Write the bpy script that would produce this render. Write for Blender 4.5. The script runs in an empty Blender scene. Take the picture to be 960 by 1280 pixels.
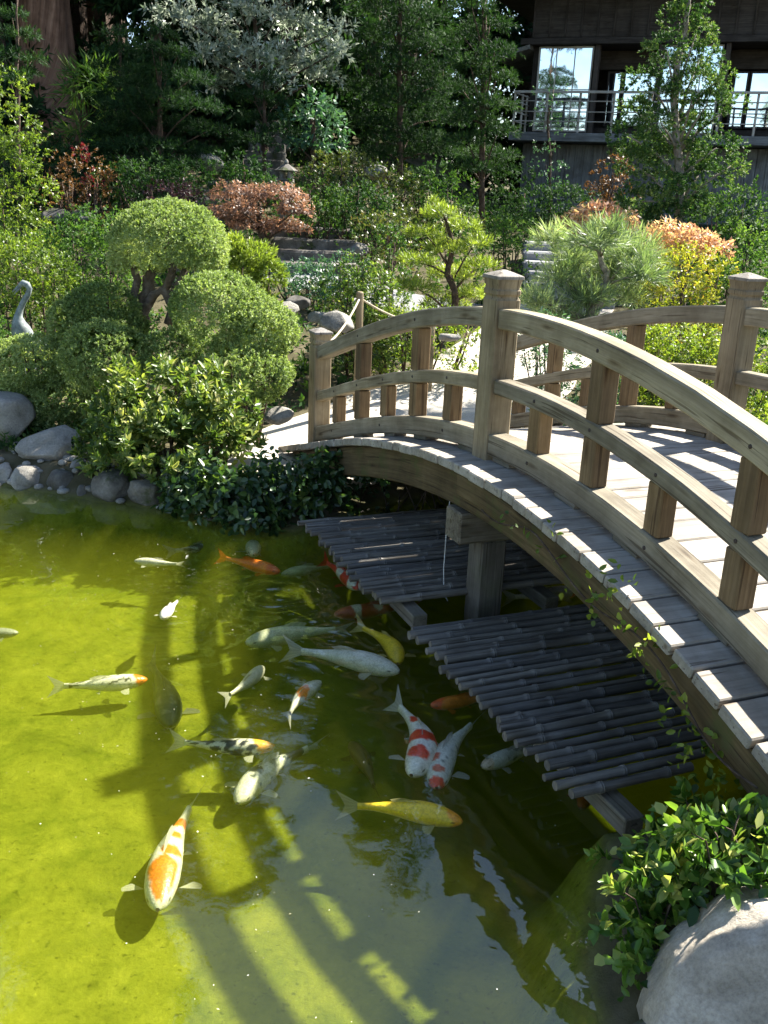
import bpy, bmesh, math, random
import numpy as np
from mathutils import Matrix, Vector
random.seed(7)
RS = np.random.RandomState
scn = bpy.context.scene
COL = scn.collection
PI = math.pi

# ------------------------------------------------------------------ survey of the place (camera station and bearings)
CAM_H, CAM_T, CAM_F, CAM_R = 2.5524, math.radians(18.4348), 1210.98, 0.044
_R0 = np.array([1, 0, 0.]); _FW = np.array([0, math.cos(CAM_T), -math.sin(CAM_T)]); _U0 = np.array([0, math.sin(CAM_T), math.cos(CAM_T)])
_c, _s = math.cos(CAM_R), math.sin(CAM_R)
_R = _c*_R0 + _s*_U0; _U = _c*_U0 - _s*_R0; _C = np.array([0, 0, CAM_H])
def ray(px, py): return _FW + (px-480)/CAM_F*_R - (py-640)/CAM_F*_U
def onz(px, py, z): r = ray(px, py); return _C + r*(z-CAM_H)/r[2]
def at(px, py, Y): r = ray(px, py); return _C + r*Y/r[1]
def mpp(px, py, Y): return Y/ray(px, py)[1]/CAM_F            # metres per photo pixel at that distance

# ------------------------------------------------------------------ object helpers
def tag(o, label=None, cat=None, group=None, kind=None):
    if label: o['label'] = label
    if cat: o['category'] = cat
    if group: o['group'] = group
    if kind: o['kind'] = kind
    return o
def empty(name, loc, label=None, cat=None, group=None):
    o = bpy.data.objects.new(name, None); COL.objects.link(o); o.location = loc
    o.empty_display_size = .1
    return tag(o, label, cat, group)
def link(name, me, mat, parent=None, origin=None):
    """vertices of me are in world space; they are moved to the origin of the thing"""
    o = bpy.data.objects.new(name, me); COL.objects.link(o)
    for m in (mat if isinstance(mat, (list, tuple)) else [mat]): me.materials.append(m)
    if parent is not None:
        o.parent = parent
        if parent.type == 'EMPTY':
            me.transform(Matrix.Translation(-Vector(parent.location)))
        else:
            r = parent.parent
            if r is not None and r.type == 'EMPTY': me.transform(Matrix.Translation(-Vector(r.location)))
            elif r is None: me.transform(Matrix.Translation(-Vector(parent.location)))
    elif origin is not None:
        me.transform(Matrix.Translation(-Vector(origin))); o.location = origin
    return o
def vnorm(a): return a/np.maximum(np.linalg.norm(a, axis=-1, keepdims=True), 1e-9)

class MB:
    """collects solids into one mesh; 'gc' keeps a grain coordinate (along, across, across)"""
    def __init__(s): s.v = []; s.f = []; s.g = []; s.m = []
    def add(s, V, F, G=None, mi=0):
        b = len(s.v); s.v += [tuple(x) for x in V]; s.g += [tuple(x) for x in (G if G is not None else V)]
        s.f += [[b+i for i in f] for f in F]; s.m += [mi]*len(F)
    def loft(s, rings, G=None, caps=(True, True), mi=0, closed=True):
        n = len(rings[0]); F = []
        for i in range(len(rings)-1):
            for j in range(n if closed else n-1):
                a = i*n+j; b = i*n+(j+1) % n
                F.append([a, b, b+n, a+n])
        if caps[0]: F.append(list(range(n))[::-1])
        if caps[1]: F.append([(len(rings)-1)*n+j for j in range(n)])
        s.add([p for r in rings for p in r], F, [p for r in G for p in r] if G is not None else None, mi)
    def box(s, c, half, ax=None, ch=.006, g=None, mi=0):
        """box with chamfered edges along its first axis; ax = 3 unit vectors"""
        c = np.array(c, float); X, Y, Z = [np.array(a, float) for a in (ax if ax is not None else np.eye(3))]
        hx, hy, hz = half; ch = min(ch, hy*.4, hz*.4, hx*.4)
        pr = prof(hy, hz, ch); pi = prof(hy-ch, hz-ch, ch*.3)
        off = random.random()*9
        rings, G = [], []
        for x, p in ((-hx, pi), (-hx+ch, pr), (hx-ch, pr), (hx, pi)):
            rings.append([c+X*x+Y*a+Z*b for a, b in p]); G.append([(x+off, a+off, b) for a, b in p])
        s.loft(rings, G, mi=mi)
    def sweep(s, pts, side, ups, w, h, ch=.008, mi=0, wob=0.):
        """chamfered rectangle swept along pts; side = constant vector, ups = list"""
        pr = prof(w/2, h/2, ch); off = random.random()*9
        rings, G = [], []; L = 0
        for i, p in enumerate(pts):
            if i: L += np.linalg.norm(np.array(p)-np.array(pts[i-1]))
            q = np.array(p)+np.array(side)*random.uniform(-wob, wob)+np.array(ups[i])*random.uniform(-wob, wob)
            rings.append([q+np.array(side)*a+np.array(ups[i])*b for a, b in pr]); G.append([(L+off, a+off, b) for a, b in pr])
        s.loft(rings, G, mi=mi)
    def tube(s, pts, rad, n=8, mi=0, caps=(True, True)):
        pts = [np.array(p, float) for p in pts]; rings, G = [], []; L = 0; off = random.random()*9
        u = None
        for i, p in enumerate(pts):
            d = pts[min(i+1, len(pts)-1)]-pts[max(i-1, 0)]; d = d/max(np.linalg.norm(d), 1e-9)
            if u is None:
                u = np.cross(d, [0, 0, 1.]) if abs(d[2]) < .9 else np.cross(d, [1., 0, 0])
            u = u-d*(u@d); u = u/max(np.linalg.norm(u), 1e-9); w = np.cross(d, u)
            if i: L += np.linalg.norm(p-pts[i-1])
            r = rad[i] if hasattr(rad, '__len__') else rad
            an = [2*PI*k/n for k in range(n)]
            rings.append([p+(u*math.cos(a)+w*math.sin(a))*r for a in an])
            G.append([(L+off, math.cos(a)*r+off, math.sin(a)*r) for a in an])
        s.loft(rings, G, caps=caps, mi=mi)
    def build(s, name, mat, parent=None, origin=None, smooth=False):
        me = bpy.data.meshes.new(name); me.from_pydata(s.v, [], s.f)
        at_ = me.attributes.new('gc', 'FLOAT_VECTOR', 'POINT'); at_.data.foreach_set('vector', np.array(s.g, 'f').ravel())
        me.polygons.foreach_set('material_index', s.m)
        if smooth: me.polygons.foreach_set('use_smooth', [True]*len(me.polygons))
        bm = bmesh.new(); bm.from_mesh(me); bmesh.ops.recalc_face_normals(bm, faces=bm.faces); bm.to_mesh(me); bm.free()
        me.update()
        return link(name, me, mat, parent, origin)
def prof(a, b, c): return [(-a+c, -b), (a-c, -b), (a, -b+c), (a, b-c), (a-c, b), (-a+c, b), (-a, b-c), (-a, -b+c)]

def fast_mesh(name, V, F):
    """V (n,3), F (m,k) arrays"""
    me = bpy.data.meshes.new(name); V = np.asarray(V, 'f'); F = np.asarray(F, 'i')
    me.vertices.add(len(V)); me.vertices.foreach_set('co', V.ravel())
    k = F.shape[1]; me.loops.add(F.size); me.loops.foreach_set('vertex_index', F.ravel())
    me.polygons.add(len(F)); me.polygons.foreach_set('loop_start', np.arange(0, F.size, k, dtype='i'))
    me.polygons.foreach_set('loop_total', np.full(len(F), k, 'i'))
    me.update(calc_edges=True)
    return me

# ------------------------------------------------------------------ noise and leaves
def lump(P, seed, freq=1.):
    r = RS(seed); P = np.asarray(P, float); o = np.zeros(P.shape[:-1]); a = 1.; t = 0
    for i in range(4):
        for _ in range(3):
            k = vnorm(r.normal(size=3))*freq*(1.7**i); o = o+a*np.sin(P@k*2+r.rand()*6.3); t += a
        a *= .6
    return o/t*2.2
class Leaves:
    def __init__(s, seed=1): s.r = RS(seed); s.P = []; s.D = []; s.N = []; s.L = []; s.W = []; s.C = []
    def put(s, P, D, N, L, W, C):
        n = len(P); f = lambda a: np.broadcast_to(np.asarray(a, float), (n,)).copy()
        s.P.append(P); s.D.append(vnorm(D)); s.N.append(N); s.L.append(f(L)); s.W.append(f(W)); s.C.append(f(C))
    def shoots(s, P, D, k, L, W, spread=1.0, stem=None, tone=.35, var=.3, droop=0., cb=None):
        """k leaves round each shoot axis"""
        n = len(P); r = s.r; stem = L*1.2 if stem is None else stem
        D = vnorm(D); P2 = np.repeat(P, k, 0); D2 = np.repeat(D, k, 0)
        t = np.tile((np.arange(k)+.5)/k, n)[:, None]
        rad = vnorm(np.cross(D2, r.normal(size=D2.shape)))
        sp = spread*(1.25-.7*t)*(.7+.6*r.rand(n*k, 1))
        ax = vnorm(D2*np.cos(sp)+rad*np.sin(sp)); ax[:, 2] -= droop; ax = vnorm(ax)
        nn = vnorm(D2-ax*np.sum(D2*ax, 1, keepdims=True)+.25*r.normal(size=D2.shape))
        sh = np.repeat(r.rand(n) if cb is None else cb, k)
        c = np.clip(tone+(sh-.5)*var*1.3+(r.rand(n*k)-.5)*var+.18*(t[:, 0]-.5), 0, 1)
        s.put(P2+D2*stem*(t-.6), ax, nn, L*(.7+.6*r.rand(n*k)), W*(.7+.6*r.rand(n*k)), c)
    def count(s): return sum(len(p) for p in s.P)
    def build(s, name, mat, parent=None, origin=None, shape='q'):
        P = np.concatenate(s.P); D = np.concatenate(s.D); N = np.concatenate(s.N); L = np.concatenate(s.L)[:, None]; W = np.concatenate(s.W)[:, None]; C = np.concatenate(s.C)
        S = vnorm(np.cross(D, N)); N = np.cross(S, D); n = len(P); i = np.arange(n)
        if shape == 'q':
            V = np.stack([P, P+D*L*.45+S*W*.5+N*W*.14, P+D*L, P+D*L*.45-S*W*.5+N*W*.14], 1).reshape(-1, 3)
            F = np.stack([i*4, i*4+1, i*4+2, i*4+3], 1); CC = C
        else:
            cu = -N*L*.09
            V = np.stack([P, P+D*L*.3+S*W*.47+N*W*.16, P+D*L*.68+S*W*.40+N*W*.14+cu*.4, P+D*L+cu, P+D*L*.68-S*W*.40+N*W*.14+cu*.4, P+D*L*.3-S*W*.47+N*W*.16], 1).reshape(-1, 3)
            F = np.concatenate([np.stack([i*6, i*6+1, i*6+2, i*6+3], 1), np.stack([i*6, i*6+3, i*6+4, i*6+5], 1)]); CC = np.concatenate([C, C])
        me = fast_mesh(name, V, F)
        a = me.attributes.new('rnd', 'FLOAT', 'FACE'); a.data.foreach_set('value', CC.astype('f'))
        return link(name, me, mat, parent, origin)
def dome_pts(c, rad, n, seed, amp=.12, zmin=-.35, depth=.22, freq=2.2, tuft=None):
    """shoot points and directions over (and a little inside) an uneven dome"""
    r = RS(seed)
    if tuft: n = max(4, n/tuft[1])
    u = vnorm(r.normal(size=(int(n*2.4)+8, 3))); u = u[u[:, 2] > zmin][:int(n)]
    rr = 1+amp*(.7*lump(u, seed, freq)+.5*lump(u, seed+3, freq*2.6))-depth*r.rand(len(u))**1.6
    rad = np.array(rad); P = np.array(c)+u*rad*rr[:, None]
    D = vnorm(u/rad+.25*r.normal(size=u.shape)*np.mean(1/rad))
    if tuft:
        k = int(tuft[1]); P = np.repeat(P, k, 0); D0 = np.repeat(D, k, 0); v = vnorm(r.normal(size=P.shape)); v = np.where((np.sum(v*D0, 1) < -.2)[:, None], -v, v)
        sz = np.repeat(.6+.8*r.rand(len(D)), k)[:, None]
        P = P+v*tuft[0]*sz; D = vnorm(v+.5*D0)
    return P, D

# ------------------------------------------------------------------ materials
def newmat(name):
    m = bpy.data.materials.new(name); m.use_nodes = True; nt = m.node_tree; nt.nodes.clear()
    return m, nt, nt.nodes, lambda a, b: nt.links.new(a, b)
def ramp(N, stops, interp='LINEAR'):
    r = N.new('ShaderNodeValToRGB'); e = r.color_ramp.elements; r.color_ramp.interpolation = interp
    while len(e) < len(stops): e.new(.5)
    for x, (p, c) in zip(e, stops): x.position = p; x.color = (*c, 1)
    return r
def noise(N, L_, vec, scale, detail=5, rough=.6, dist=0.):
    n = N.new('ShaderNodeTexNoise'); n.inputs['Scale'].default_value = scale; n.inputs['Detail'].default_value = detail
    n.inputs['Roughness'].default_value = rough; n.inputs['Distortion'].default_value = dist
    if vec is not None: L_(vec, n.inputs['Vector'])
    return n
def mixc(N, L_, a, b, fac, mode='MIX'):
    m = N.new('ShaderNodeMix'); m.data_type = 'RGBA'; m.blend_type = mode
    for s, x in ((m.inputs[6], a), (m.inputs[7], b), (m.inputs[0], fac)):
        if hasattr(x, 'links') or hasattr(x, 'is_linked'): L_(x, s)
        else: s.default_value = (*x, 1) if isinstance(x, (tuple, list)) else x
    return m.outputs[2]
def bump(N, L_, h, strength, dist):
    b = N.new('ShaderNodeBump'); b.inputs['Strength'].default_value = strength; b.inputs['Distance'].default_value = dist
    L_(h, b.inputs['Height']); return b.outputs['Normal']
def out(N, L_, s, v=None):
    o = N.new('ShaderNodeOutputMaterial')
    if s is not None: L_(s, o.inputs['Surface'])
    if v is not None: L_(v, o.inputs['Volume'])
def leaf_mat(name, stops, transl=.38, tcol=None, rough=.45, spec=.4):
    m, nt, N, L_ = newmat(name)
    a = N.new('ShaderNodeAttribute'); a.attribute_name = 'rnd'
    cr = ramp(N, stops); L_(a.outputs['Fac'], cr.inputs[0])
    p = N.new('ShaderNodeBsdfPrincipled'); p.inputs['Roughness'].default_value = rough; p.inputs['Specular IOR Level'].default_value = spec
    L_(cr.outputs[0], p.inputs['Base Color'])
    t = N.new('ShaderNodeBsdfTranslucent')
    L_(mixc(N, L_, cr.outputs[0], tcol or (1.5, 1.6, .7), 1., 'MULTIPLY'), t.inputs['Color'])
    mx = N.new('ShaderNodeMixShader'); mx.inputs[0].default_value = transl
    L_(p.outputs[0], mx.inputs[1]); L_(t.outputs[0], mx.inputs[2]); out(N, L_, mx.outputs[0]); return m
def wood_mat(name, cols, rough=.8, scale=1., bs=.35, moss=0.):
    m, nt, N, L_ = newmat(name)
    a = N.new('ShaderNodeAttribute'); a.attribute_name = 'gc'
    oi = N.new('ShaderNodeObjectInfo')
    mp = N.new('ShaderNodeMapping'); mp.inputs['Scale'].default_value = (2.2*scale, 60*scale, 60*scale); L_(a.outputs['Vector'], mp.inputs['Vector'])
    ad = N.new('ShaderNodeVectorMath'); L_(mp.outputs[0], ad.inputs[0])
    cx = N.new('ShaderNodeCombineXYZ'); mu = N.new('ShaderNodeMath'); mu.operation = 'MULTIPLY'; mu.inputs[1].default_value = 37.
    L_(oi.outputs['Random'], mu.inputs[0]); L_(mu.outputs[0], cx.inputs[0]); L_(mu.outputs[0], cx.inputs[1]); L_(cx.outputs[0], ad.inputs[1])
    n1 = noise(N, L_, ad.outputs[0], 1., 6, .65, .6)
    mp2 = N.new('ShaderNodeMapping'); mp2.inputs['Scale'].default_value = (.6, 6, 6); L_(a.outputs['Vector'], mp2.inputs['Vector'])
    n2 = noise(N, L_, mp2.outputs[0], 1.3, 5, .6, .4)
    cr = ramp(N, [(.22, cols[0]), (.5, cols[1]), (.78, cols[2])]); L_(n1.outputs[0], cr.inputs[0])
    cr2 = ramp(N, [(.3, (.55, .53, .5)), (.65, (1.1, 1.08, 1.02))]); L_(n2.outputs[0], cr2.inputs[0])
    c = mixc(N, L_, cr.outputs[0], cr2.outputs[0], .8, 'MULTIPLY')
    mk = N.new('ShaderNodeMapping'); mk.inputs['Scale'].default_value = (2.3, 11, 11); L_(a.outputs['Vector'], mk.inputs['Vector'])
    vk = N.new('ShaderNodeTexVoronoi'); vk.inputs['Scale'].default_value = 1.; L_(mk.outputs[0], vk.inputs['Vector'])
    ck = ramp(N, [(.05, (.3, .24, .18)), (.13, (.75, .68, .6)), (.2, (1, 1, 1))]); L_(vk.outputs['Distance'], ck.inputs[0])
    c = mixc(N, L_, c, ck.outputs[0], .8, 'MULTIPLY')
    vr = ramp(N, [(0, (.72, .72, .74)), (.5, (1, .98, .95)), (1, (1.25, 1.2, 1.1))]); L_(oi.outputs['Random'], vr.inputs[0]); c = mixc(N, L_, c, vr.outputs[0], .8, 'MULTIPLY')
    gm = N.new('ShaderNodeNewGeometry'); ns = noise(N, L_, gm.outputs['Position'], 2.6, 5, .65); cs_ = ramp(N, [(.38, (.62, .58, .52)), (.58, (1.06, 1.05, 1.03))]); L_(ns.outputs[0], cs_.inputs[0]); c = mixc(N, L_, c, cs_.outputs[0], .75, 'MULTIPLY')
    # drying cracks along the grain
    mp3 = N.new('ShaderNodeMapping'); mp3.inputs['Scale'].default_value = (.9, 30, 30); L_(a.outputs['Vector'], mp3.inputs['Vector'])
    n3 = noise(N, L_, mp3.outputs[0], 1.7, 2, .5); c3 = ramp(N, [(.33, (0, 0, 0)), (.37, (1, 1, 1))]); L_(n3.outputs[0], c3.inputs[0])
    c = mixc(N, L_, mixc(N, L_, c, (.35, .3, .26), .75, 'MULTIPLY'), c, c3.outputs[0])
    if moss:
        g = N.new('ShaderNodeNewGeometry'); n4 = noise(N, L_, g.outputs['Position'], 5., 6, .7)
        c4 = ramp(N, [(.5, (0, 0, 0)), (.66, (moss, moss, moss))]); L_(n4.outputs[0], c4.inputs[0])
        c = mixc(N, L_, c, (.06, .075, .02), c4.outputs[0])
    hv = N.new('ShaderNodeMath'); hv.operation = 'MULTIPLY_ADD'; hv.inputs[1].default_value = .5; L_(c3.outputs[0], hv.inputs[0]); L_(n1.outputs[0], hv.inputs[2])
    p = N.new('ShaderNodeBsdfPrincipled'); p.inputs['Roughness'].default_value = rough; p.inputs['Specular IOR Level'].default_value = .25
    L_(c, p.inputs['Base Color']); L_(bump(N, L_, hv.outputs[0], bs, .006), p.inputs['Normal']); out(N, L_, p.outputs[0]); return m
def rough_mat(name, cols, scale=4., rough=.9, bs=.6, bd=.02, fine=40., moss=None, mossat=.55):
    m, nt, N, L_ = newmat(name); g = N.new('ShaderNodeNewGeometry')
    n1 = noise(N, L_, g.outputs['Position'], scale, 8, .62, .3); n2 = noise(N, L_, g.outputs['Position'], fine, 5, .7)
    cr = ramp(N, [(.3, cols[0]), (.5, cols[1]), (.7, cols[2])]); L_(n1.outputs[0], cr.inputs[0])
    cr2 = ramp(N, [(.3, (.6, .6, .6)), (.6, (1.1, 1.1, 1.1))]); L_(n2.outputs[0], cr2.inputs[0])
    c = mixc(N, L_, cr.outputs[0], cr2.outputs[0], .75, 'MULTIPLY')
    if moss:
        n3 = noise(N, L_, g.outputs['Position'], scale*.8, 6, .7); c3 = ramp(N, [(mossat, (0, 0, 0)), (mossat+.1, (1, 1, 1))]); L_(n3.outputs[0], c3.inputs[0])
        c = mixc(N, L_, c, moss, c3.outputs[0])
    h = N.new('ShaderNodeMath'); h.operation = 'MULTIPLY_ADD'; h.inputs[1].default_value = .3; L_(n2.outputs[0], h.inputs[0]); L_(n1.outputs[0], h.inputs[2])
    p = N.new('ShaderNodeBsdfPrincipled'); p.inputs['Roughness'].default_value = rough; p.inputs['Specular IOR Level'].default_value = .25
    L_(c, p.inputs['Base Color']); L_(bump(N, L_, h.outputs[0], bs, bd), p.inputs['Normal']); out(N, L_, p.outputs[0]); return m
def plain_mat(name, col, rough=.6, spec=.4, metal=0.):
    m, nt, N, L_ = newmat(name); p = N.new('ShaderNodeBsdfPrincipled')
    g = N.new('ShaderNodeNewGeometry'); n1 = noise(N, L_, g.outputs['Position'], 9., 5, .6)
    cr = ramp(N, [(.3, tuple(x*.75 for x in col)), (.7, tuple(min(1, x*1.2) for x in col))]); L_(n1.outputs[0], cr.inputs[0])
    L_(cr.outputs[0], p.inputs['Base Color']); p.inputs['Roughness'].default_value = rough; p.inputs['Specular IOR Level'].default_value = spec; p.inputs['Metallic'].default_value = metal
    out(N, L_, p.outputs[0]); return m

WOOD_RAIL = wood_mat('weathered_rail_wood', [(.165, .145, .105), (.255, .228, .170), (.335, .305, .24)])
WOOD_POST = wood_mat('brown_post_wood', [(.115, .076, .04), (.185, .128, .07), (.26, .19, .115)])
WOOD_DECK = wood_mat('grey_deck_wood', [(.30, .28, .245), (.41, .385, .345), (.49, .46, .42)], bs=.3)
WOOD_BEAM = wood_mat('mossy_beam_wood', [(.05, .036, .018), (.095, .07, .036), (.15, .118, .068)], moss=.6)
WOOD_GREY = wood_mat('grey_timber', [(.085, .075, .06), (.15, .135, .11), (.22, .20, .17)], moss=.25)
WOOD_HOUSE = wood_mat('dark_house_boards', [(.034, .029, .028), (.062, .054, .052), (.10, .088, .085)], scale=.5)
WOOD_HOUSE2 = wood_mat('greyed_house_boards', [(.12, .13, .145), (.20, .215, .235), (.29, .30, .32)], scale=.5)
WOOD_PALE = wood_mat('pale_balcony_wood', [(.38, .36, .34), (.52, .50, .48), (.62, .60, .58)], scale=.6)
CAP_M = wood_mat('silver_cap_wood', [(.16, .155, .145), (.26, .25, .24), (.35, .34, .33)])
BAMBOO = wood_mat('grey_bamboo', [(.075, .07, .064), (.155, .148, .138), (.26, .25, .235)], rough=.38, scale=.8, bs=.15)
BARK = rough_mat('bark', [(.035, .022, .014), (.075, .05, .034), (.13, .095, .07)], 14., bs=1., bd=.03)
BARK_RED = wood_mat('redwood_bark', [(.09, .045, .03), (.21, .12, .085), (.32, .21, .16)], scale=.22, bs=1.)
BARK_GNARL = rough_mat('gnarled_bark', [(.07, .05, .035), (.13, .10, .075), (.20, .165, .13)], 16., bs=1., bd=.02)
BARK_PALE = rough_mat('pale_bark', [(.13, .11, .085), (.24, .205, .165), (.34, .30, .25)], 16.)
STONE = rough_mat('granite', [(.13, .12, .10), (.24, .225, .195), (.34, .32, .28)], 5., bs=1., bd=.03, fine=60, moss=(.10, .10, .05), mossat=.62)
BOULDER = rough_mat('boulder_granite', [(.22, .19, .145), (.36, .315, .25), (.46, .41, .335)], 5., bs=.9, bd=.02, fine=75)
STONE_DK = rough_mat('dark_stone', [(.055, .05, .042), (.12, .11, .095), (.21, .195, .17)], 4., fine=45, moss=(.05, .06, .022))
STONE_STEP = rough_mat('step_stone', [(.13, .13, .13), (.23, .23, .23), (.33, .33, .325)], 3., fine=30)
PATH_M = rough_mat('pale_path', [(.36, .32, .26), (.45, .41, .345), (.52, .48, .41)], 2., bs=.3, bd=.008, fine=70)
BRONZE = rough_mat('bronze_patina', [(.10, .12, .12), (.19, .22, .215), (.28, .31, .30)], 18., rough=.5, bs=.3, bd=.006)

G_JUN = leaf_mat('juniper_leaf', [(0, (.03, .066, .017)), (.45, (.165, .232, .07)), (1, (.45, .50, .22))], .33, rough=.6, spec=.25)
G_LAUREL = leaf_mat('glossy_leaf', [(0, (.022, .05, .012)), (.5, (.08, .135, .025)), (.85, (.22, .26, .06)), (1, (.42, .40, .17))], .38, rough=.42, spec=.4)
G_IVY = leaf_mat('ivy_leaf', [(0, (.012, .032, .013)), (.6, (.04, .085, .022)), (1, (.11, .16, .035))], .3, rough=.35, spec=.5)
G_BRIGHT = leaf_mat('bright_leaf', [(0, (.05, .09, .014)), (.5, (.14, .20, .028)), (1, (.30, .33, .05))], .45)
G_YELLOW = leaf_mat('yellow_leaf', [(0, (.10, .13, .015)), (.5, (.25, .26, .03)), (.8, (.40, .36, .05)), (1, (.38, .20, .06))], .45)
G_PINE = leaf_mat('blue_pine_needle', [(0, (.06, .10, .05)), (.5, (.18, .25, .12)), (1, (.36, .41, .24))], .35)
G_PINEY = leaf_mat('yellow_pine_needle', [(0, (.08, .12, .018)), (.5, (.20, .26, .04)), (1, (.36, .40, .08))], .4)
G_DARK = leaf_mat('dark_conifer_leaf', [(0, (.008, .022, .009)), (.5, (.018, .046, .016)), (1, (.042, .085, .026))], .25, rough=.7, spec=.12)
G_MID = leaf_mat('garden_leaf', [(0, (.020, .052, .012)), (.5, (.055, .12, .024)), (1, (.16, .24, .05))], .35, rough=.6, spec=.2)
G_CYP = leaf_mat('cypress_leaf', [(0, (.016, .045, .012)), (.5, (.05, .115, .028)), (.85, (.12, .19, .05)), (1, (.22, .27, .10))], .3, rough=.6, spec=.2)
G_CREEP = leaf_mat('creeper_leaf', [(0, (.022, .06, .010)), (.5, (.075, .16, .022)), (.85, (.17, .27, .045)), (1, (.34, .36, .10))], .4, rough=.35, spec=.45)
G_SHEEN = leaf_mat('sun_sheen_leaf', [(0, (.07, .11, .06)), (.5, (.24, .29, .21)), (1, (.52, .55, .47))], .4, tcol=(1.1, 1.15, 1.), rough=.35, spec=.6)  # pale leaf colours stand in for sun sheen on glossy leaves
G_TEAL = leaf_mat('teal_leaf', [(0, (.02, .06, .035)), (.5, (.05, .12, .07)), (1, (.10, .19, .11))], .3)
G_RED = leaf_mat('red_maple_leaf', [(0, (.085, .05, .035)), (.5, (.17, .105, .07)), (.8, (.29, .185, .13)), (1, (.44, .30, .24))], .45, tcol=(1.5, 1.2, .9))
G_PURPLE = leaf_mat('purple_leaf', [(0, (.035, .018, .02)), (.6, (.08, .04, .042)), (1, (.13, .07, .06))], .3, tcol=(1.4, 1., 1.))
G_ORANGE = leaf_mat('orange_maple_leaf', [(0, (.28, .12, .08)), (.35, (.47, .26, .16)), (.75, (.60, .41, .26)), (1, (.58, .50, .24))], .5, tcol=(1.3, 1.15, .8))
G_RUST = leaf_mat('rust_leaf', [(0, (.06, .035, .012)), (.5, (.14, .075, .025)), (1, (.20, .14, .05))], .35, tcol=(1.4, 1.1, .8))
G_CRIMSON = leaf_mat('crimson_leaf', [(0, (.06, .006, .01)), (.6, (.15, .014, .024)), (1, (.22, .04, .05))], .4, tcol=(1.4, .8, .8))
G_MID_SHADE = leaf_mat('garden_leaf_shade', [(0, (.012, .036, .010)), (.5, (.032, .078, .018)), (1, (.095, .155, .036))], .3, rough=.65, spec=.15)  # darker copy of the garden leaf, shade of the slope put into its colour
G_OLIVE = leaf_mat('olive_leaf', [(0, (.03, .045, .012)), (.5, (.075, .10, .025)), (.85, (.13, .14, .04)), (1, (.15, .09, .04))], .3)

# ------------------------------------------------------------------ ground
POND = np.array([(.84, 2.2), (.80, 2.6), (.90, 3.0), (1.05, 3.45), (1.75, 3.68), (2.4, 3.72), (2.85, 3.95), (2.75, 4.55), (2.42, 5.34), (2.03, 6.26), (1.65, 7.2), (1.3, 8.0), (.8, 8.4), (.0, 8.0), (-.45, 7.35),
                 (-.70, 7.12), (-1.1, 7.15), (-1.77, 7.5), (-2.4, 7.64), (-2.85, 7.8), (-3.3, 7.96), (-4.5, 8.5), (-6, 8.6), (-7.6, 7.4), (-8.2, 5), (-7.2, 2.4), (-4.5, .9), (-1.5, .8), (.3, 1.3)])
def pond_sd(x, y):
    """signed distance to the shore, negative in the pond"""
    x = np.asarray(x, float); y = np.asarray(y, float); d = np.full(x.shape, 1e9); ins = np.zeros(x.shape, bool)
    for i in range(len(POND)):
        ax, ay = POND[i]; bx, by = POND[(i+1) % len(POND)]; ex, ey = bx-ax, by-ay
        t = np.clip(((x-ax)*ex+(y-ay)*ey)/(ex*ex+ey*ey), 0, 1)
        d = np.minimum(d, np.hypot(x-ax-t*ex, y-ay-t*ey))
        c = ((ay > y) != (by > y)) & (x < ex*(y-ay)/(ey if ey else 1e-9)+ax); ins ^= c
    return np.where(ins, -d, d)
def sst(a, b, x): t = np.clip((x-a)/(b-a), 0, 1); return t*t*(3-2*t)
def ground_z(x, y):
    x = np.asarray(x, float); y = np.asarray(y, float)
    d = pond_sd(x, y)
    left = 1-sst(-1., 3.5, x)
    z = .17+.2*np.clip(y-9.2, 0, 6.8)+(.05*(1-left)+.2*left)*np.clip(y-16, 0, 16)+.04*np.clip(y-32, 0, 60)
    z = z+.10*np.clip(np.abs(x)-14, 0, 30)*(y > -20)*.6
    P = np.stack([x, y, 0*x], -1); z = z+.05*lump(P, 3, .45)*sst(.5, 3., d)
    out_ = .02+(z-.02)*sst(0, .28, d)
    sb = (x-.6224)*math.sin(1.17447)+(y-5.6809)*math.cos(1.17447)
    in_ = .02-(.40+.55*sst(-1.1, .1, sb)*sst(0, .35, -d))*sst(0, .38, -d)+.02*lump(P, 5, 1.2)*sst(.2, .6, -d)
    return np.where(d > 0, out_, in_)
def gz(x, y): return float(ground_z(np.array([x]), np.array([y]))[0])
def grid_axis(parts): return np.concatenate([np.arange(a, b, s) for a, b, s in parts])
gx = grid_axis([(-95, -20, 5), (-20, -8.4, .8), (-8.4, 6, .1), (6, 20, .8), (20, 96, 5)])
gy = grid_axis([(-30, 0, 3), (0, 10.5, .1), (10.5, 20, .35), (20, 40, 1.), (40, 140, 6)])
X, Y_ = np.meshgrid(gx, gy); Z = ground_z(X, Y_)
nx = len(gx); idx = np.arange(X.size).reshape(X.shape)
F = np.stack([idx[:-1, :-1], idx[:-1, 1:], idx[1:, 1:], idx[1:, :-1]], -1).reshape(-1, 4)
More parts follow.
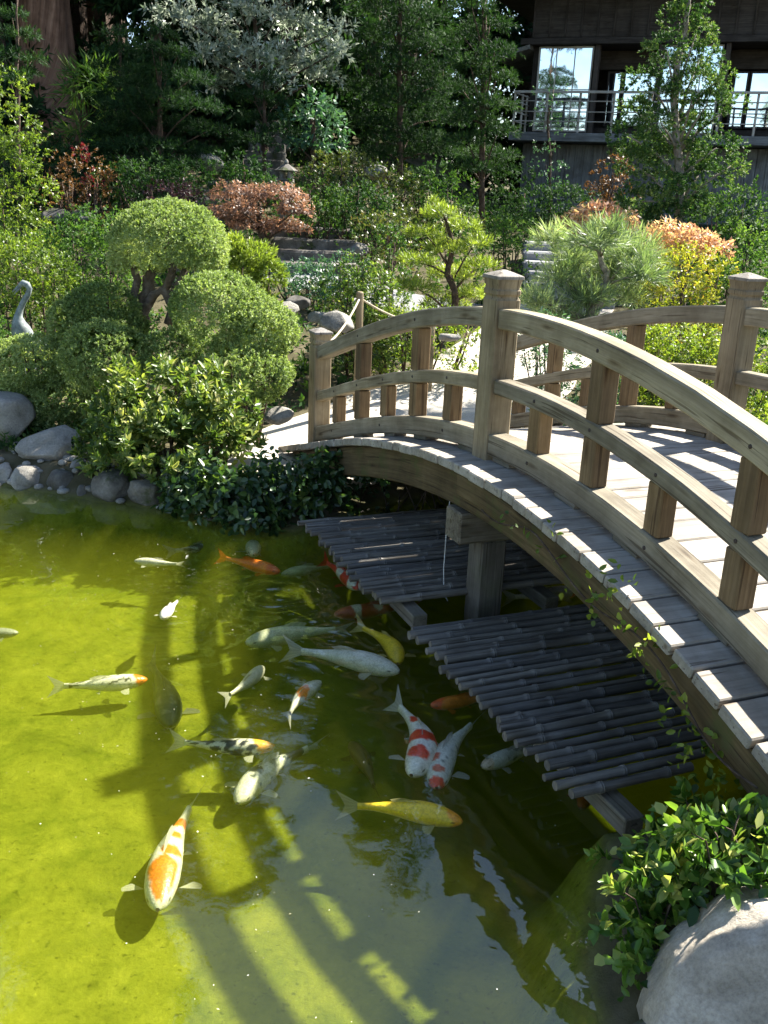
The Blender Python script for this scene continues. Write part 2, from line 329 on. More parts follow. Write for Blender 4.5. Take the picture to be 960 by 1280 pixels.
def ground_mat():
    m, nt, N, L_ = newmat('soil_and_pond_bed'); g = N.new('ShaderNodeNewGeometry'); sx = N.new('ShaderNodeSeparateXYZ'); L_(g.outputs['Position'], sx.inputs[0])
    n1 = noise(N, L_, g.outputs['Position'], 2.5, 8, .65); n2 = noise(N, L_, g.outputs['Position'], 28, 6, .7)
    soil = ramp(N, [(.3, (.035, .035, .015)), (.5, (.075, .065, .035)), (.7, (.13, .11, .07))]); L_(n1.outputs[0], soil.inputs[0])
    n3 = noise(N, L_, g.outputs['Position'], 3.6, 9, .72, .8)
    bed = ramp(N, [(.28, (.108, .124, .010)), (.5, (.172, .188, .017)), (.72, (.24, .247, .029))]); L_(n3.outputs[0], bed.inputs[0])
    n4 = noise(N, L_, g.outputs['Position'], 38, 4, .6); dots = ramp(N, [(.30, (.25, .27, .2)), (.40, (1, 1, 1)), (.64, (1, 1, 1)), (.72, (1.6, 1.5, 1.5))]); L_(n4.outputs[0], dots.inputs[0])
    bedc = mixc(N, L_, bed.outputs[0], dots.outputs[0], .8, 'MULTIPLY')
    n5 = noise(N, L_, g.outputs['Position'], 1.3, 6, .7, 1.2); alg = ramp(N, [(.36, (.55, .66, .5)), (.5, (1, 1, 1)), (.66, (1.22, 1.15, 1.2))]); L_(n5.outputs[0], alg.inputs[0])
    n6 = noise(N, L_, g.outputs['Position'], 15, 5, .7, .6); al2 = ramp(N, [(.3, (.6, .62, .5)), (.45, (1, 1, 1)), (.7, (1.25, 1.2, 1.2))]); L_(n6.outputs[0], al2.inputs[0])
    bedc = mixc(N, L_, mixc(N, L_, bedc, alg.outputs[0], .9, 'MULTIPLY'), al2.outputs[0], .8, 'MULTIPLY')
    mr = N.new('ShaderNodeMapRange'); mr.inputs[1].default_value = -.06; mr.inputs[2].default_value = .03; L_(sx.outputs[2], mr.inputs[0])
    c = mixc(N, L_, bedc, soil.outputs[0], mr.outputs[0])
    p = N.new('ShaderNodeBsdfPrincipled'); p.inputs['Roughness'].default_value = .95; p.inputs['Specular IOR Level'].default_value = .1
    L_(c, p.inputs['Base Color']); L_(bump(N, L_, n2.outputs[0], .5, .02), p.inputs['Normal']); out(N, L_, p.outputs[0]); return m
me = fast_mesh('ground', np.stack([X, Y_, Z], -1).reshape(-1, 3), F); me.polygons.foreach_set('use_smooth', [True]*len(me.polygons))
tag(link('ground', me, ground_mat()), kind='structure')

# ------------------------------------------------------------------ water
def water_mat():
    m, nt, N, L_ = newmat('pond_water'); g = N.new('ShaderNodeNewGeometry')
    n1 = noise(N, L_, g.outputs['Position'], 2.2, 2, .45, .2); n2 = noise(N, L_, g.outputs['Position'], 9., 2, .5, .5)
    h = N.new('ShaderNodeMath'); h.operation = 'MULTIPLY_ADD'; h.inputs[1].default_value = .12; L_(n2.outputs[0], h.inputs[0]); L_(n1.outputs[0], h.inputs[2])
    last = h.outputs[0]
    for (px, py, k, dec, amp) in ((205, 770, 62., 2.6, .16), (215, 768, 38., 2.0, .16), (530, 770, 42., 1.7, .2), (420, 800, 33., 1.5, .2), (345, 745, 50, 2.2, .16), (205, 975, 60, 4., .08)):
        w = onz(px, py, 0); v = N.new('ShaderNodeVectorMath'); v.operation = 'DISTANCE'; L_(g.outputs['Position'], v.inputs[0]); v.inputs[1].default_value = (w[0], w[1], 0)
        wob = N.new('ShaderNodeMath'); wob.operation = 'MULTIPLY_ADD'; wob.inputs[1].default_value = .22; L_(n1.outputs[0], wob.inputs[0]); L_(v.outputs['Value'], wob.inputs[2])
        a = N.new('ShaderNodeMath'); a.operation = 'MULTIPLY'; a.inputs[1].default_value = k; L_(wob.outputs[0], a.inputs[0])
        s = N.new('ShaderNodeMath'); s.operation = 'SINE'; L_(a.outputs[0], s.inputs[0])
        e = N.new('ShaderNodeMath'); e.operation = 'MULTIPLY'; e.inputs[1].default_value = -dec*1.3; L_(v.outputs['Value'], e.inputs[0])
        e2 = N.new('ShaderNodeMath'); e2.operation = 'EXPONENT'; L_(e.outputs[0], e2.inputs[0])
        q = N.new('ShaderNodeMath'); q.operation = 'MULTIPLY'; L_(s.outputs[0], q.inputs[0]); L_(e2.outputs[0], q.inputs[1])
        r = N.new('ShaderNodeMath'); r.operation = 'MULTIPLY_ADD'; r.inputs[1].default_value = amp*3.; L_(q.outputs[0], r.inputs[0]); L_(last, r.inputs[2]); last = r.outputs[0]
    nrm = bump(N, L_, last, 1., .006)
    lw = N.new('ShaderNodeLayerWeight'); lw.inputs['Blend'].default_value = .5; L_(nrm, lw.inputs['Normal'])
    pw = N.new('ShaderNodeMath'); pw.operation = 'POWER'; pw.inputs[1].default_value = 5.; L_(lw.outputs['Facing'], pw.inputs[0])
    fr = N.new('ShaderNodeMath'); fr.operation = 'MULTIPLY_ADD'; fr.inputs[1].default_value = .93; fr.inputs[2].default_value = .08; L_(pw.outputs[0], fr.inputs[0])
    gl = N.new('ShaderNodeBsdfGlossy'); gl.inputs['Roughness'].default_value = .02; L_(nrm, gl.inputs['Normal'])
    tr = N.new('ShaderNodeBsdfTransparent'); mx = N.new('ShaderNodeMixShader'); L_(fr.outputs[0], mx.inputs[0]); L_(tr.outputs[0], mx.inputs[1]); L_(gl.outputs[0], mx.inputs[2])
    ab = N.new('ShaderNodeVolumeAbsorption'); ab.inputs['Color'].default_value = (.55, .62, .05, 1); ab.inputs['Density'].default_value = 1.3
    sc = N.new('ShaderNodeVolumeScatter'); sc.inputs['Color'].default_value = (.72, .74, .06, 1); sc.inputs['Density'].default_value = .28; sc.inputs['Anisotropy'].default_value = .3
    av = N.new('ShaderNodeAddShader'); L_(ab.outputs[0], av.inputs[0]); L_(sc.outputs[0], av.inputs[1])
    out(N, L_, mx.outputs[0], av.outputs[0]); return m
mb = MB(); x0, x1, y0, y1 = -8.6, 3.9, .5, 9.0
mb.add([(x0, y0, -1.4), (x1, y0, -1.4), (x1, y1, -1.4), (x0, y1, -1.4), (x0, y0, 0), (x1, y0, 0), (x1, y1, 0), (x0, y1, 0)],
       [[3, 2, 1, 0], [4, 5, 6, 7], [0, 1, 5, 4], [1, 2, 6, 5], [2, 3, 7, 6], [3, 0, 4, 7]])
tag(mb.build('water', water_mat()), kind='structure')

# ------------------------------------------------------------------ paths
def strip(name, Lp, Rp, mat, lift=.012, n=60, m=12):
    Lp = np.array(Lp, float); Rp = np.array(Rp, float); t = np.linspace(0, len(Lp)-1, n)
    f = lambda Q: np.stack([np.interp(t, np.arange(len(Q)), Q[:, i]) for i in (0, 1)], -1)
    a, b = f(Lp), f(Rp); w = np.linspace(0, 1, m)[None, :, None]
    wob = .05*np.sin(t*5.1)[:, None, None]*(w*2-1)
    P = a[:, None]*(1-w)+b[:, None]*w+wob*np.array([1, 0])
    Zp = ground_z(P[..., 0], P[..., 1])+lift; V = np.concatenate([P, Zp[..., None]], -1).reshape(-1, 3)
    id_ = np.arange(n*m).reshape(n, m); F = np.stack([id_[:-1, :-1], id_[:-1, 1:], id_[1:, 1:], id_[1:, :-1]], -1).reshape(-1, 4)
    me = fast_mesh(name, V, F); return tag(link(name, me, mat), kind='structure')
strip('path', [(-1.9, 7.75), (-1.6, 8.9), (-.85, 9.9), (.0, 11.0), (1.0, 12.4), (1.7, 14.0)], [(-.72, 7.42), (.75, 9.1), (1.55, 9.9), (2.1, 11.0), (2.7, 12.3), (3.1, 13.9)], PATH_M)
strip('path', [(-2.2, 14.5), (-1.2, 13.9), (-.2, 13.3), (1.0, 12.9)], [(-2.1, 15.3), (-1.0, 14.8), (.1, 14.1), (1.3, 13.7)], STONE_STEP, lift=.02)

# ------------------------------------------------------------------ bridge
PH = math.radians(67.292); A = np.array([math.cos(PH), -math.sin(PH), 0]); B = np.array([math.sin(PH), math.cos(PH), 0]); C0 = np.array([.6224, 5.6809, 0]); ZU = np.array([0, 0, 1.])
BW, ST, SPAN = 1.769, .542, 3.252
def dz(t):
    T = t-.4734; a = .4734
    return 1.0442-.0757*(T*T-a*a)+.0008*(T**4-a**4)-.0026*(T**3+a**3)
def br(t, s, h): return C0+A*t+B*s+ZU*(dz(t)+h)
def bup(t):
    e = .01; d = br(t+e, 0, 0)-br(t-e, 0, 0); d /= np.linalg.norm(d); u = np.cross(B, d); u = u/np.linalg.norm(u); return u if u[2] > 0 else -u
def btan(t): e = .01; d = br(t+e, 0, 0)-br(t-e, 0, 0); return d/np.linalg.norm(d)
root = empty('garden_bridge', br(-3.6, BW/2, 0), 'arched weathered timber footbridge with double rails crossing the koi pond', 'bridge')
# deck planks, uneven ends
mb = MB(); t = -3.62
while t < 3.95:
    w = random.choice([.17, .19, .20, .21, .135]); tc = t+w/2
    s0 = -.285+random.uniform(-.006, .006); s1 = BW+.285+random.uniform(-.02, .02)
    c = br(tc, (s0+s1)/2, -.03+random.uniform(-.004, .003))
    mb.box(c, ((s1-s0)/2, w/2-.0035, .028), (B, btan(tc), bup(tc)), ch=.007)
    t += w
mb.build('deck', WOOD_DECK, root)
for s in (-.15, .58, 1.19, BW+.15):
    ts = np.linspace(-3.5, 3.85, 40); mb = MB()
    dp = .23
    mb.sweep([br(a, s, -.068-dp/2) for a in ts], B, [bup(a) for a in ts], .11, dp, ch=.012)
    mb.build('stringer', WOOD_BEAM, root)
for s in (-.245, BW+.245):          # outer edge board fixed below the plank ends, near half
    ts = np.linspace(.12, 3.85, 26); mb = MB(); mb.sweep([br(a, s, -.128) for a in ts], B, [bup(a) for a in ts], .045, .13, ch=.008, wob=.003); mb.build('edge_board', WOOD_BEAM, root)
PW, PD = .172, .157
IRON = plain_mat('rusty_iron', (.05, .035, .028), .8)
def post(t, s, h, foot=-.12):
    z0 = dz(t); mb = MB(); c = C0+A*t+B*s; off = random.random()*9
    rings, G = [], []
    for (hh, k) in ((foot, 1.), (h-.165, 1.), (h-.160, .955), (h-.150, .90), (h-.142, .90), (h-.134, .99), (h-.128, 1.0), (h-.112, 1.0), (h-.104, .93), (h-.095, .93), (h-.05, 1.03)):
        p = prof(PW/2*k, PD/2*k, .008)
        rings.append([c+A*a+B*b+ZU*(z0+hh) for a, b in p]); G.append([(hh+off, a+off, b) for a, b in p])
    mb.loft(rings, G); o = mb.build('post', WOOD_POST if False else WOOD_RAILPOST, root)
    mb = MB(); rings, G = [], []
    for (hh, k) in ((h-.0495, 1.07), (h-.047, 1.10), (h-.034, 1.10), (h-.030, 1.08), (h-.012, .55), (h, .12)):
        p = prof(PW/2*k, PD/2*k, .006); rings.append([c+A*a+B*b+ZU*(z0+hh) for a, b in p]); G.append([(hh+off, a+off, b) for a, b in p])
    mb.loft(rings, G); mb.build('cap', CAP_M, o)
WOOD_RAILPOST = wood_mat('tan_post_wood', [(.185, .148, .095), (.275, .228, .152), (.36, .305, .215)])
for s in (0, BW):
    for t, h in ((-SPAN, 1.06), (0, 1.10), (3.79, 1.05)): post(t, s, h)
    for sg in (-1, 1):
        def arc(name, hc, w, h, a, b, mat, n=22):
            ts = np.linspace(a, b, n)*sg; mb = MB(); mb.sweep([br(q, s, hc) for q in ts], B, [bup(q) for q in ts], w, h, ch=.009, wob=.0012); mb.build(name, mat, root)
        g0, g1 = PW/2-.012, (SPAN if sg == -1 else 3.79)-PW/2+.012
        if sg == 1: g0 = PW/2-.055                        # the near rails are housed into the face of the post
        arc('top_rail', .828, .115, .115, g0, g1, WOOD_RAIL)
        arc('middle_rail', .437, .105, .088, g0, g1, WOOD_RAIL)
        arc('bottom_rail', .092, .125, .128, g0, g1, WOOD_RAIL)
        for k in range(1, 6 if sg == -1 else 7):
            t = sg*k*ST; c = br(t, s, 0); mb = MB()
            tall = k % 2 == 0
            hw, hd = (.056, .048) if tall else (.056, .044)
            segs = [(.156+.002, .437-.044-.001)] + ([(.437+.044+.001, .828-.058)] if tall else [])
            for a, b in segs:
                mb.box(c+ZU*((a+b)/2), ((b-a)/2+.006, hw, hd), (ZU, A, B), ch=.006)
            mb.build('baluster', WOOD_POST, root)
            if tall or k % 2:
                for hc, wd in ([(.437, .105)] + ([(.828, .115)] if tall else [(.092, .125)])):
                    o_ = -1 if s == 0 else 1; q = br(t, s, hc)+B*o_*wd/2; mb = MB(); mb.tube([q-B*o_*.004, q+B*o_*.003, q+B*o_*.0055], [.010, .010, .006], 8); mb.build('bolt', IRON, root)
        for k in (0.42, 1.7, 2.7, 3.9, 5.2):
            t = sg*k*ST; mb = MB(); mb.box(br(t, s, .013), (.10, .05, .0145), (btan(t), B, bup(t)), ch=.003); mb.build('spacer_block', WOOD_GREY, root)
# trestles
for t in (.03, 2.95, -2.7):
    if t > .1 or t < -.1: zb = gz(*(C0+A*t+B*.3)[:2])-.1
    else: zb = -.6
    zt = dz(t)-.31
    mb = MB(); mb.box(C0+A*t+B*(BW/2)+ZU*(zt-.10), (BW/2+.235, .10, .10), (B, A, ZU), ch=.012); mb.build('cross_beam', WOOD_GREY, root)
    for s in (.02, BW-.02):
        if zt-.2-zb < .05: continue
        mb = MB(); mb.box(C0+A*t+B*s+ZU*((zt-.202+zb)/2), ((zt-.202-zb)/2, .088, .088), (ZU, A, B), ch=.012); mb.build('support_post', WOOD_GREY, root)
p0 = C0+A*.0+B*(-.17)+ZU*(dz(0)-.31); mb = MB()
mb.tube([p0+A*-.09+B*.03+ZU*.03, p0+A*-.10+ZU*.045, p0+A*-.112-B*.02+ZU*.02, p0+A*-.112-B*.03-ZU*.2, p0+A*-.115-B*.03-ZU*.45, p0+A*-.11-B*.02-ZU*.62, p0+A*-.09-ZU*.66], .0035, 5)
tag(mb.build('hanging_wire', plain_mat('pale_wire', (.5, .5, .48)), origin=p0), 'thin pale wire hanging from the end of the bridge cross beam', 'wire')

# ------------------------------------------------------------------ bamboo rafts
def raft(t0, t1, n, s0, ends, z, label, seed):
    r = RS(seed); c = C0+A*(t0+t1)/2+B*.3; rt = empty('bamboo_raft', (c[0], c[1], z), label, 'bamboo raft', 'bamboo rafts floating under the bridge')
    for i in range(n):
        t = t0+(t1-t0)*(i+.5)/n; R = .0225*(.78+.44*r.rand()); a = s0+r.uniform(-.035, .035); b = ends(i)+r.uniform(-.04, .04)
        tilt = r.uniform(-.018, .018)
        zj = r.uniform(-.008, .008); P = lambda s, dz_=0: C0+A*(t+tilt*(s-s0))+B*s+ZU*(z+dz_+zj)
        pts, rad = [P(a+.05), P(a+.002), P(a)], [R*.68, R*.68, R*.97]
        nodes = []; q = a+r.uniform(.1, .4)
        while q < b-.08: nodes.append(q); q += r.uniform(.26, .42)
        kink = r.uniform(-.004, .004)
        for q in nodes:
            for dq, k in ((-.03, 1.), (-.012, 1.06), (-.004, 1.24), (.003, 1.0), (.008, 1.2), (.018, 1.04), (.04, 1.)):
                if a < q+dq < b: pts.append(P(q+dq, kink*math.sin(q*9))); rad.append(R*k)
        pts += [P(b), P(b-.002), P(b-.05)]; rad += [R*.97, R*.68, R*.68]
        mb = MB(); mb.tube(pts, rad, 10, caps=(True, True)); mb.build('bamboo_pole', BAMBOO, rt, smooth=True).data.set_sharp_from_angle(angle=.7)
        if r.rand() < .5 and nodes:
            pass
    for s in (s0+.22, s0+1.15):
        mb = MB(); mb.box(C0+A*((t0+t1)/2+.06)+B*s+ZU*(z-.085), ((t1-t0)/2+.09, .05, .045), (A, B, ZU), ch=.006); mb.build('support_beam', WOOD_GREY, rt)
raft(-1.60, -.02, 25, -.68, lambda i: 1.55, .15, 'far bamboo raft partly hidden behind the bridge support post', 11)
raft(.34, 2.10, 25, -.64, lambda i: {24: .0, 23: .14, 22: .29, 21: .40, 20: .5}.get(i, 1.35), .15, 'near bamboo raft with staggered pole ends in front of the support post', 12)

# ------------------------------------------------------------------ koi
def koi_mat():
    m, nt, N, L_ = newmat('koi_skin'); a = N.new('ShaderNodeAttribute'); a.attribute_name = 'Col'
    p = N.new('ShaderNodeBsdfPrincipled'); p.inputs['Roughness'].default_value = .35; p.inputs['Subsurface Weight'].default_value = 0
    v = N.new('ShaderNodeTexVoronoi'); v.inputs['Scale'].default_value = 85; g = N.new('ShaderNodeNewGeometry'); L_(g.outputs['Position'], v.inputs['Vector'])
    sc = ramp(N, [(.2, (1.04, 1.04, 1.04)), (.55, (.92, .91, .88)), (.75, (.70, .69, .66))]); L_(v.outputs['Distance'], sc.inputs[0])
    nb = noise(N, L_, g.outputs['Position'], 16, 4, .6); cb_ = ramp(N, [(.35, (.84, .83, .78)), (.6, (1.03, 1.03, 1.03))]); L_(nb.outputs[0], cb_.inputs[0])
    L_(mixc(N, L_, mixc(N, L_, a.outputs['Color'], sc.outputs[0], .7, 'MULTIPLY'), cb_.outputs[0], .9, 'MULTIPLY'), p.inputs['Base Color'])
    L_(bump(N, L_, v.outputs['Distance'], .25, .004), p.inputs['Normal']); out(N, L_, p.outputs[0]); return m
def fin_mat():
    m, nt, N, L_ = newmat('koi_fin'); a = N.new('ShaderNodeAttribute'); a.attribute_name = 'Col'
    d = N.new('ShaderNodeBsdfDiffuse'); t = N.new('ShaderNodeBsdfTranslucent'); tr = N.new('ShaderNodeBsdfTransparent')
    L_(a.outputs['Color'], d.inputs[0]); L_(a.outputs['Color'], t.inputs[0])
    m1 = N.new('ShaderNodeMixShader'); m1.inputs[0].default_value = .4; L_(d.outputs[0], m1.inputs[1]); L_(t.outputs[0], m1.inputs[2])
    m2 = N.new('ShaderNodeMixShader'); m2.inputs[0].default_value = .25; L_(m1.outputs[0], m2.inputs[1]); L_(tr.outputs[0], m2.inputs[2]); out(N, L_, m2.outputs[0]); return m
KOI_M, FIN_M = koi_mat(), fin_mat()
WHT = (.78, .74, .66); CRM = (.62, .60, .48); ORG = (.80, .20, .02); RED = (.66, .045, .02); YEL = (.80, .56, .03); BLK = (.025, .028, .035); GRY = (.34, .36, .36); PAL = (.52, .54, .36); DKG = (.06, .075, .07)
uS = [0, .02, .06, .12, .2, .3, .42, .55, .68, .8, .9, 1.0]; wS = [.012, .034, .056, .074, .088, .095, .092, .078, .056, .036, .024, .019]; hS = [.012, .03, .05, .068, .085, .095, .095, .082, .06, .042, .034, .036]
def koi(head, tail, z, base, label, patches=(), speck=None, fin=None, bend=.0, seed=0, wk=1., spread=1., roll=.55):
    """body from head to tail point; patches = (u, side, ru, rside, colour); speck = (share, colour, u0, u1)"""
    z = -.03+(z+.03)*(3.2 if seed in (1, 2, 15, 16, 17, 24) else 1.3) if z > -.2 else z
    h = onz(*head, z); t_ = onz(*tail, z); d = h-t_; LT = np.linalg.norm(d); LB = LT*.84; f = d/LT; sd = np.array([f[1], -f[0], 0])
    c0 = (h+t_)/2; root = empty('koi_carp', (c0[0], c0[1], z), label, 'koi', 'koi swimming in the pond')
    bend = bend+RS(seed+500).uniform(-.05, .05)
    nu, nv = 64, 28; us = np.linspace(0, 1, nu); w = np.interp(us, uS, wS)*LT*.98*wk; hh = np.interp(us, uS, hS)*LT*.95*wk
    def center(u): return h-f*LB*u+sd*LT*bend*(np.sin(u*PI*1.05)*.55-.35*u*u)
    V = []; Cc = []
    cols = np.tile(np.array(base), (nu, nv, 1)).astype(float)
    th = np.linspace(0, 2*PI, nv, endpoint=False)
    U, TH = np.meshgrid(us, th, indexing='ij'); SI = np.sin(TH); UP = np.cos(TH)
    q = np.stack([U*3, SI*.8, UP*.4], -1); n1 = lump(q, seed+40, 1.6); n2 = lump(q, seed+77, 5.2)
    cols *= (1+.06*n2)[..., None]
    belly = sst(.1, .8, -UP)[..., None]; cols = cols*(1-belly*.5)+np.array([.7, .66, .55])*belly*.5
    for (u0, s0, ru, rs, cc) in patches:
        dd = np.hypot((U-u0)/ru, (SI-s0)/rs)+.22*n1+.10*n2
        k = 1-sst(.88, 1.0, dd); cols = cols*(1-k[..., None])+np.array(cc)*k[..., None]
    if speck:
        sh, cc, a, b = speck; k = sst(sh-.06, sh+.06, n2*.5+.25*n1+.5)*((U > a) & (U < b)); cols = cols*(1-k[..., None])+np.array(cc)*k[..., None]
    eye = (np.hypot((U-.075)/.014, (np.abs(TH-PI)-PI*.58)/.16) < 1); cols[eye] = (.01, .01, .01)
    for i, u in enumerate(us):
        c = center(u); e = center(min(u+.01, 1.0))-center(max(u-.01, 0)); e = -e/np.linalg.norm(e); s2 = np.array([e[1], -e[0], 0])
        V.append(c+s2[None]*(np.sin(th)*w[i])[:, None]+ZU[None]*(np.cos(th)*hh[i]*np.where(np.cos(th) > 0, .9, 1.))[:, None])
    V = np.concatenate(V); ii = np.arange(nu*nv).reshape(nu, nv)
    F = np.stack([ii[:-1], np.roll(ii, -1, 1)[:-1], np.roll(ii, -1, 1)[1:], ii[1:]], -1).reshape(-1, 4)
    me = fast_mesh('body', V, F); a = me.attributes.new('Col', 'FLOAT_COLOR', 'POINT'); a.data.foreach_set('color', np.concatenate([np.clip(cols.reshape(-1, 3), 0, 1), np.ones((nu*nv, 1))], 1).astype('f').ravel())
    me.polygons.foreach_set('use_smooth', [True]*len(me.polygons)); link('body', me, KOI_M, root)
    fc = np.array(fin or base)
    def fan(name, o, rays, thick=0, dark=None):
        """rays: list of end points, a small web of quads with rays that darken outward"""
        n = len(rays); V = []; col = []
        for j in range(5):
            for i, e in enumerate(rays):
                k = j/4; V.append(o[i]*(1-k)+e*k); col.append((*np.clip(fc*(1-.25*k)*(.88+.24*(i % 2)), 0, 1), 1))
        id_ = np.arange(5*n).reshape(5, n); F = np.stack([id_[:-1, :-1], id_[:-1, 1:], id_[1:, 1:], id_[1:, :-1]], -1).reshape(-1, 4)
        me = fast_mesh(name, np.array(V), F); a = me.attributes.new('Col', 'FLOAT_COLOR', 'POINT'); a.data.foreach_set('color', np.array(col, 'f').ravel()); link(name, me, FIN_M, root)
    e = center(1.)-center(.95); e /= np.linalg.norm(e); s2 = np.array([e[1], -e[0], 0]); tc = center(.985)
    tl = LT*.19; up = ZU*math.cos(roll)+s2*math.sin(roll)
    aa = np.linspace(-1, 1, 13)
    fan('tail_fin', [tc+up*a_*LT*.026 for a_ in aa], [tc+e*tl*(.58+.42*abs(a_)**1.2)+up*a_*tl*.62 for a_ in aa])
    for sg in (-1, 1):
        u = .215; i = int(u*nu); c = center(u); fe = center(u+.01)-center(u-.01); fe /= np.linalg.norm(fe); s2 = np.array([fe[1], -fe[0], 0])
        o = c+s2*sg*w[i]*.86-ZU*hh[i]*.35
        an = np.linspace(.15, 1.15, 9)
        fan('pectoral_fin', [o+fe*LT*.012*(1-k) for k in np.linspace(0, 1, 9)], [o+(s2*sg*math.cos(a_*spread)+fe*math.sin(a_*spread))*LT*(.145-.045*abs(a_-.45))-ZU*LT*.012 for a_ in an])
        u = .55; i = int(u*nu); c = center(u); o = c+s2*sg*w[i]*.8-ZU*hh[i]*.5
        fan('pelvic_fin', [o+fe*LT*.01*(1-k) for k in np.linspace(0, 1, 6)], [o+(s2*sg*math.cos(a_)+fe*math.sin(a_))*LT*.07-ZU*LT*.015 for a_ in np.linspace(.5, 1.2, 6)])
    ud = np.linspace(.36, .66, 10); o = [center(u)+ZU*np.interp(u, us, hh)*.84 for u in ud]
    fan('dorsal_fin', o, [q+ZU*LT*.04*math.sin(PI*min(1, .25+.75*(1-k)))+f*-LT*.035+sd*LT*.012 for q, k in zip(o, np.linspace(0, 1, 10))])
    return root
koi((184, 849), (60, 860), -.09, WHT, 'white koi with orange head and black back spots over the sunlit bed at left', [(.05, 0, .135, 1.6, ORG)], (.78, BLK, .2, .95), bend=.06, seed=1)
koi((213, 908), (192, 822), -.12, DKG, 'charcoal black koi beside the orange headed white koi', [], (.8, (.2, .2, .18), .1, .9), fin=(.3, .3, .24), seed=2)
koi((168, 701), (231, 706), -.08, CRM, 'small plain cream koi in the sunlit water near the leafy bank', bend=.03, seed=3)
koi((288, 678), (206, 691), -.15, GRY, 'slim grey koi with dark back just below the overhanging ivy', [], (.72, BLK, .1, .95), seed=4)
koi((350, 715), (271, 695), -.09, ORG, 'plain orange koi near the corner of the far bamboo raft', [(.1, 0, .1, 1.5, (.72, .12, .02))], bend=-.05, seed=5)
koi((352, 718), (421, 706), -.16, PAL, 'dim pale green koi between the orange koi and the raft', seed=6)
koi((448, 736), (405, 698), -.07, RED, 'red koi with white edging coming out from under the far bamboo raft', [(.12, .6, .09, .6, WHT), (.55, .7, .1, .5, WHT), (.8, -.6, .06, .6, WHT)], seed=7)
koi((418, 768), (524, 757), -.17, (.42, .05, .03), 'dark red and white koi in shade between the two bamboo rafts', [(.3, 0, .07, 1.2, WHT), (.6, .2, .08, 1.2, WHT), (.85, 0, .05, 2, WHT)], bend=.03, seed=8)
koi((203, 773), (224, 748), -.045, WHT, 'small white koi with spread fins breaking the surface among ripples', [(.5, 0, .1, .6, GRY)], spread=.7, seed=9, wk=1.25)
koi((307, 804), (437, 782), -.12, PAL, 'long pale olive koi above the white koi in mid pond', bend=.07, seed=10)
koi((499, 840), (357, 807), -.06, CRM, 'long ivory koi pointing at the near bamboo raft', bend=-.05, seed=11)
koi((497, 829), (456, 777), -.07, YEL, 'yellow koi heading towards the corner of the near raft', bend=-.12, fin=(.75, .62, .25), seed=12)
koi((328, 833), (282, 876), -.13, CRM, 'plain pale koi seen from behind in mid pond', bend=.1, seed=13, spread=.8)
koi((401, 852), (350, 899), -.10, CRM, 'dusky white koi with one orange saddle on its back', [(.5, 0, .15, 1.0, ORG)], bend=-.08, seed=14)
koi((344, 933), (209, 929), -.07, CRM, 'black mottled koi with a yellow orange head', [(.1, 0, .13, 1.4, (.8, .38, .03))], (.52, BLK, .18, .97), bend=.05, seed=15, wk=.9)
koi((297, 1004), (391, 922), -.11, WHT, 'white koi with slate blue net markings below the black mottled koi', [(.6, 0, .06, .8, GRY), (.38, .2, .06, .7, BLK), (.85, 0, .1, 2, BLK)], (.7, (.06, .08, .09), .25, .95), bend=.08, seed=16)
koi((197, 1137), (237, 992), -.105, WHT, 'big white koi with orange head and shoulders nearest the camera at left', [(.2, 0, .2, .95, ORG), (.46, -.3, .06, .7, ORG), (.64, -.3, .05, .6, ORG), (.8, 0, .06, 2, ORG)], bend=.06, seed=17, spread=.6)
koi((514, 969), (513, 872), -.08, WHT, 'white koi with three red saddles in front of the near bamboo raft', [(.2, .1, .085, .85, RED), (.44, 0, .10, 1.3, RED), (.74, 0, .06, .7, RED)], bend=-.12, seed=18, wk=1.1, spread=.7)
koi((546, 985), (587, 893), -.10, (.66, .66, .62), 'white koi with a red mouth and fine grey specks', [(.035, 0, .05, 1.4, RED), (.16, 0, .04, .6, (.6, .15, .1)), (.3, .5, .05, .4, (.6, .15, .1))], (.84, (.2, .22, .25), .2, .9), bend=.08, seed=19)
koi((538, 882), (628, 868), -.11, (.72, .22, .03), 'deep orange koi with its tail hidden under the near bamboo raft', [(.08, 0, .12, 1.5, (.78, .11, .02))], seed=20)
koi((602, 959), (688, 925), -.12, (.60, .58, .56), 'grey white koi with a pinkish head sliding under the near raft', [(.06, 0, .09, 1.4, (.66, .5, .42))], (.86, (.2, .2, .2), .1, .9), seed=21)
koi((578, 1028), (424, 1000), -.07, YEL, 'large yellow koi with an orange nose in the shade below the red and white one', [(.05, 0, .11, 1.5, (.82, .33, .02))], bend=-.06, fin=(.62, .55, .25), seed=22)
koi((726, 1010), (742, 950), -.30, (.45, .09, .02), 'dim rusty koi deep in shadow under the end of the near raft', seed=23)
koi((23, 791), (-62, 792), -.08, (.26, .27, .22), 'grey koi with only its head inside the left edge', seed=24)
koi((724, 738), (628, 748), -.04, (.72, .68, .60), 'cream koi with orange cheek in the gap behind the support post', [(.14, .5, .07, .7, ORG)], seed=25)
koi((317, 694), (309, 657), -.10, PAL, 'pale koi tucked under the overhanging ivy', seed=26)
koi((438, 928), (476, 992), -.28, (.16, .10, .03), 'faint brown koi deep in the dark water left of the three saddled koi', seed=27)

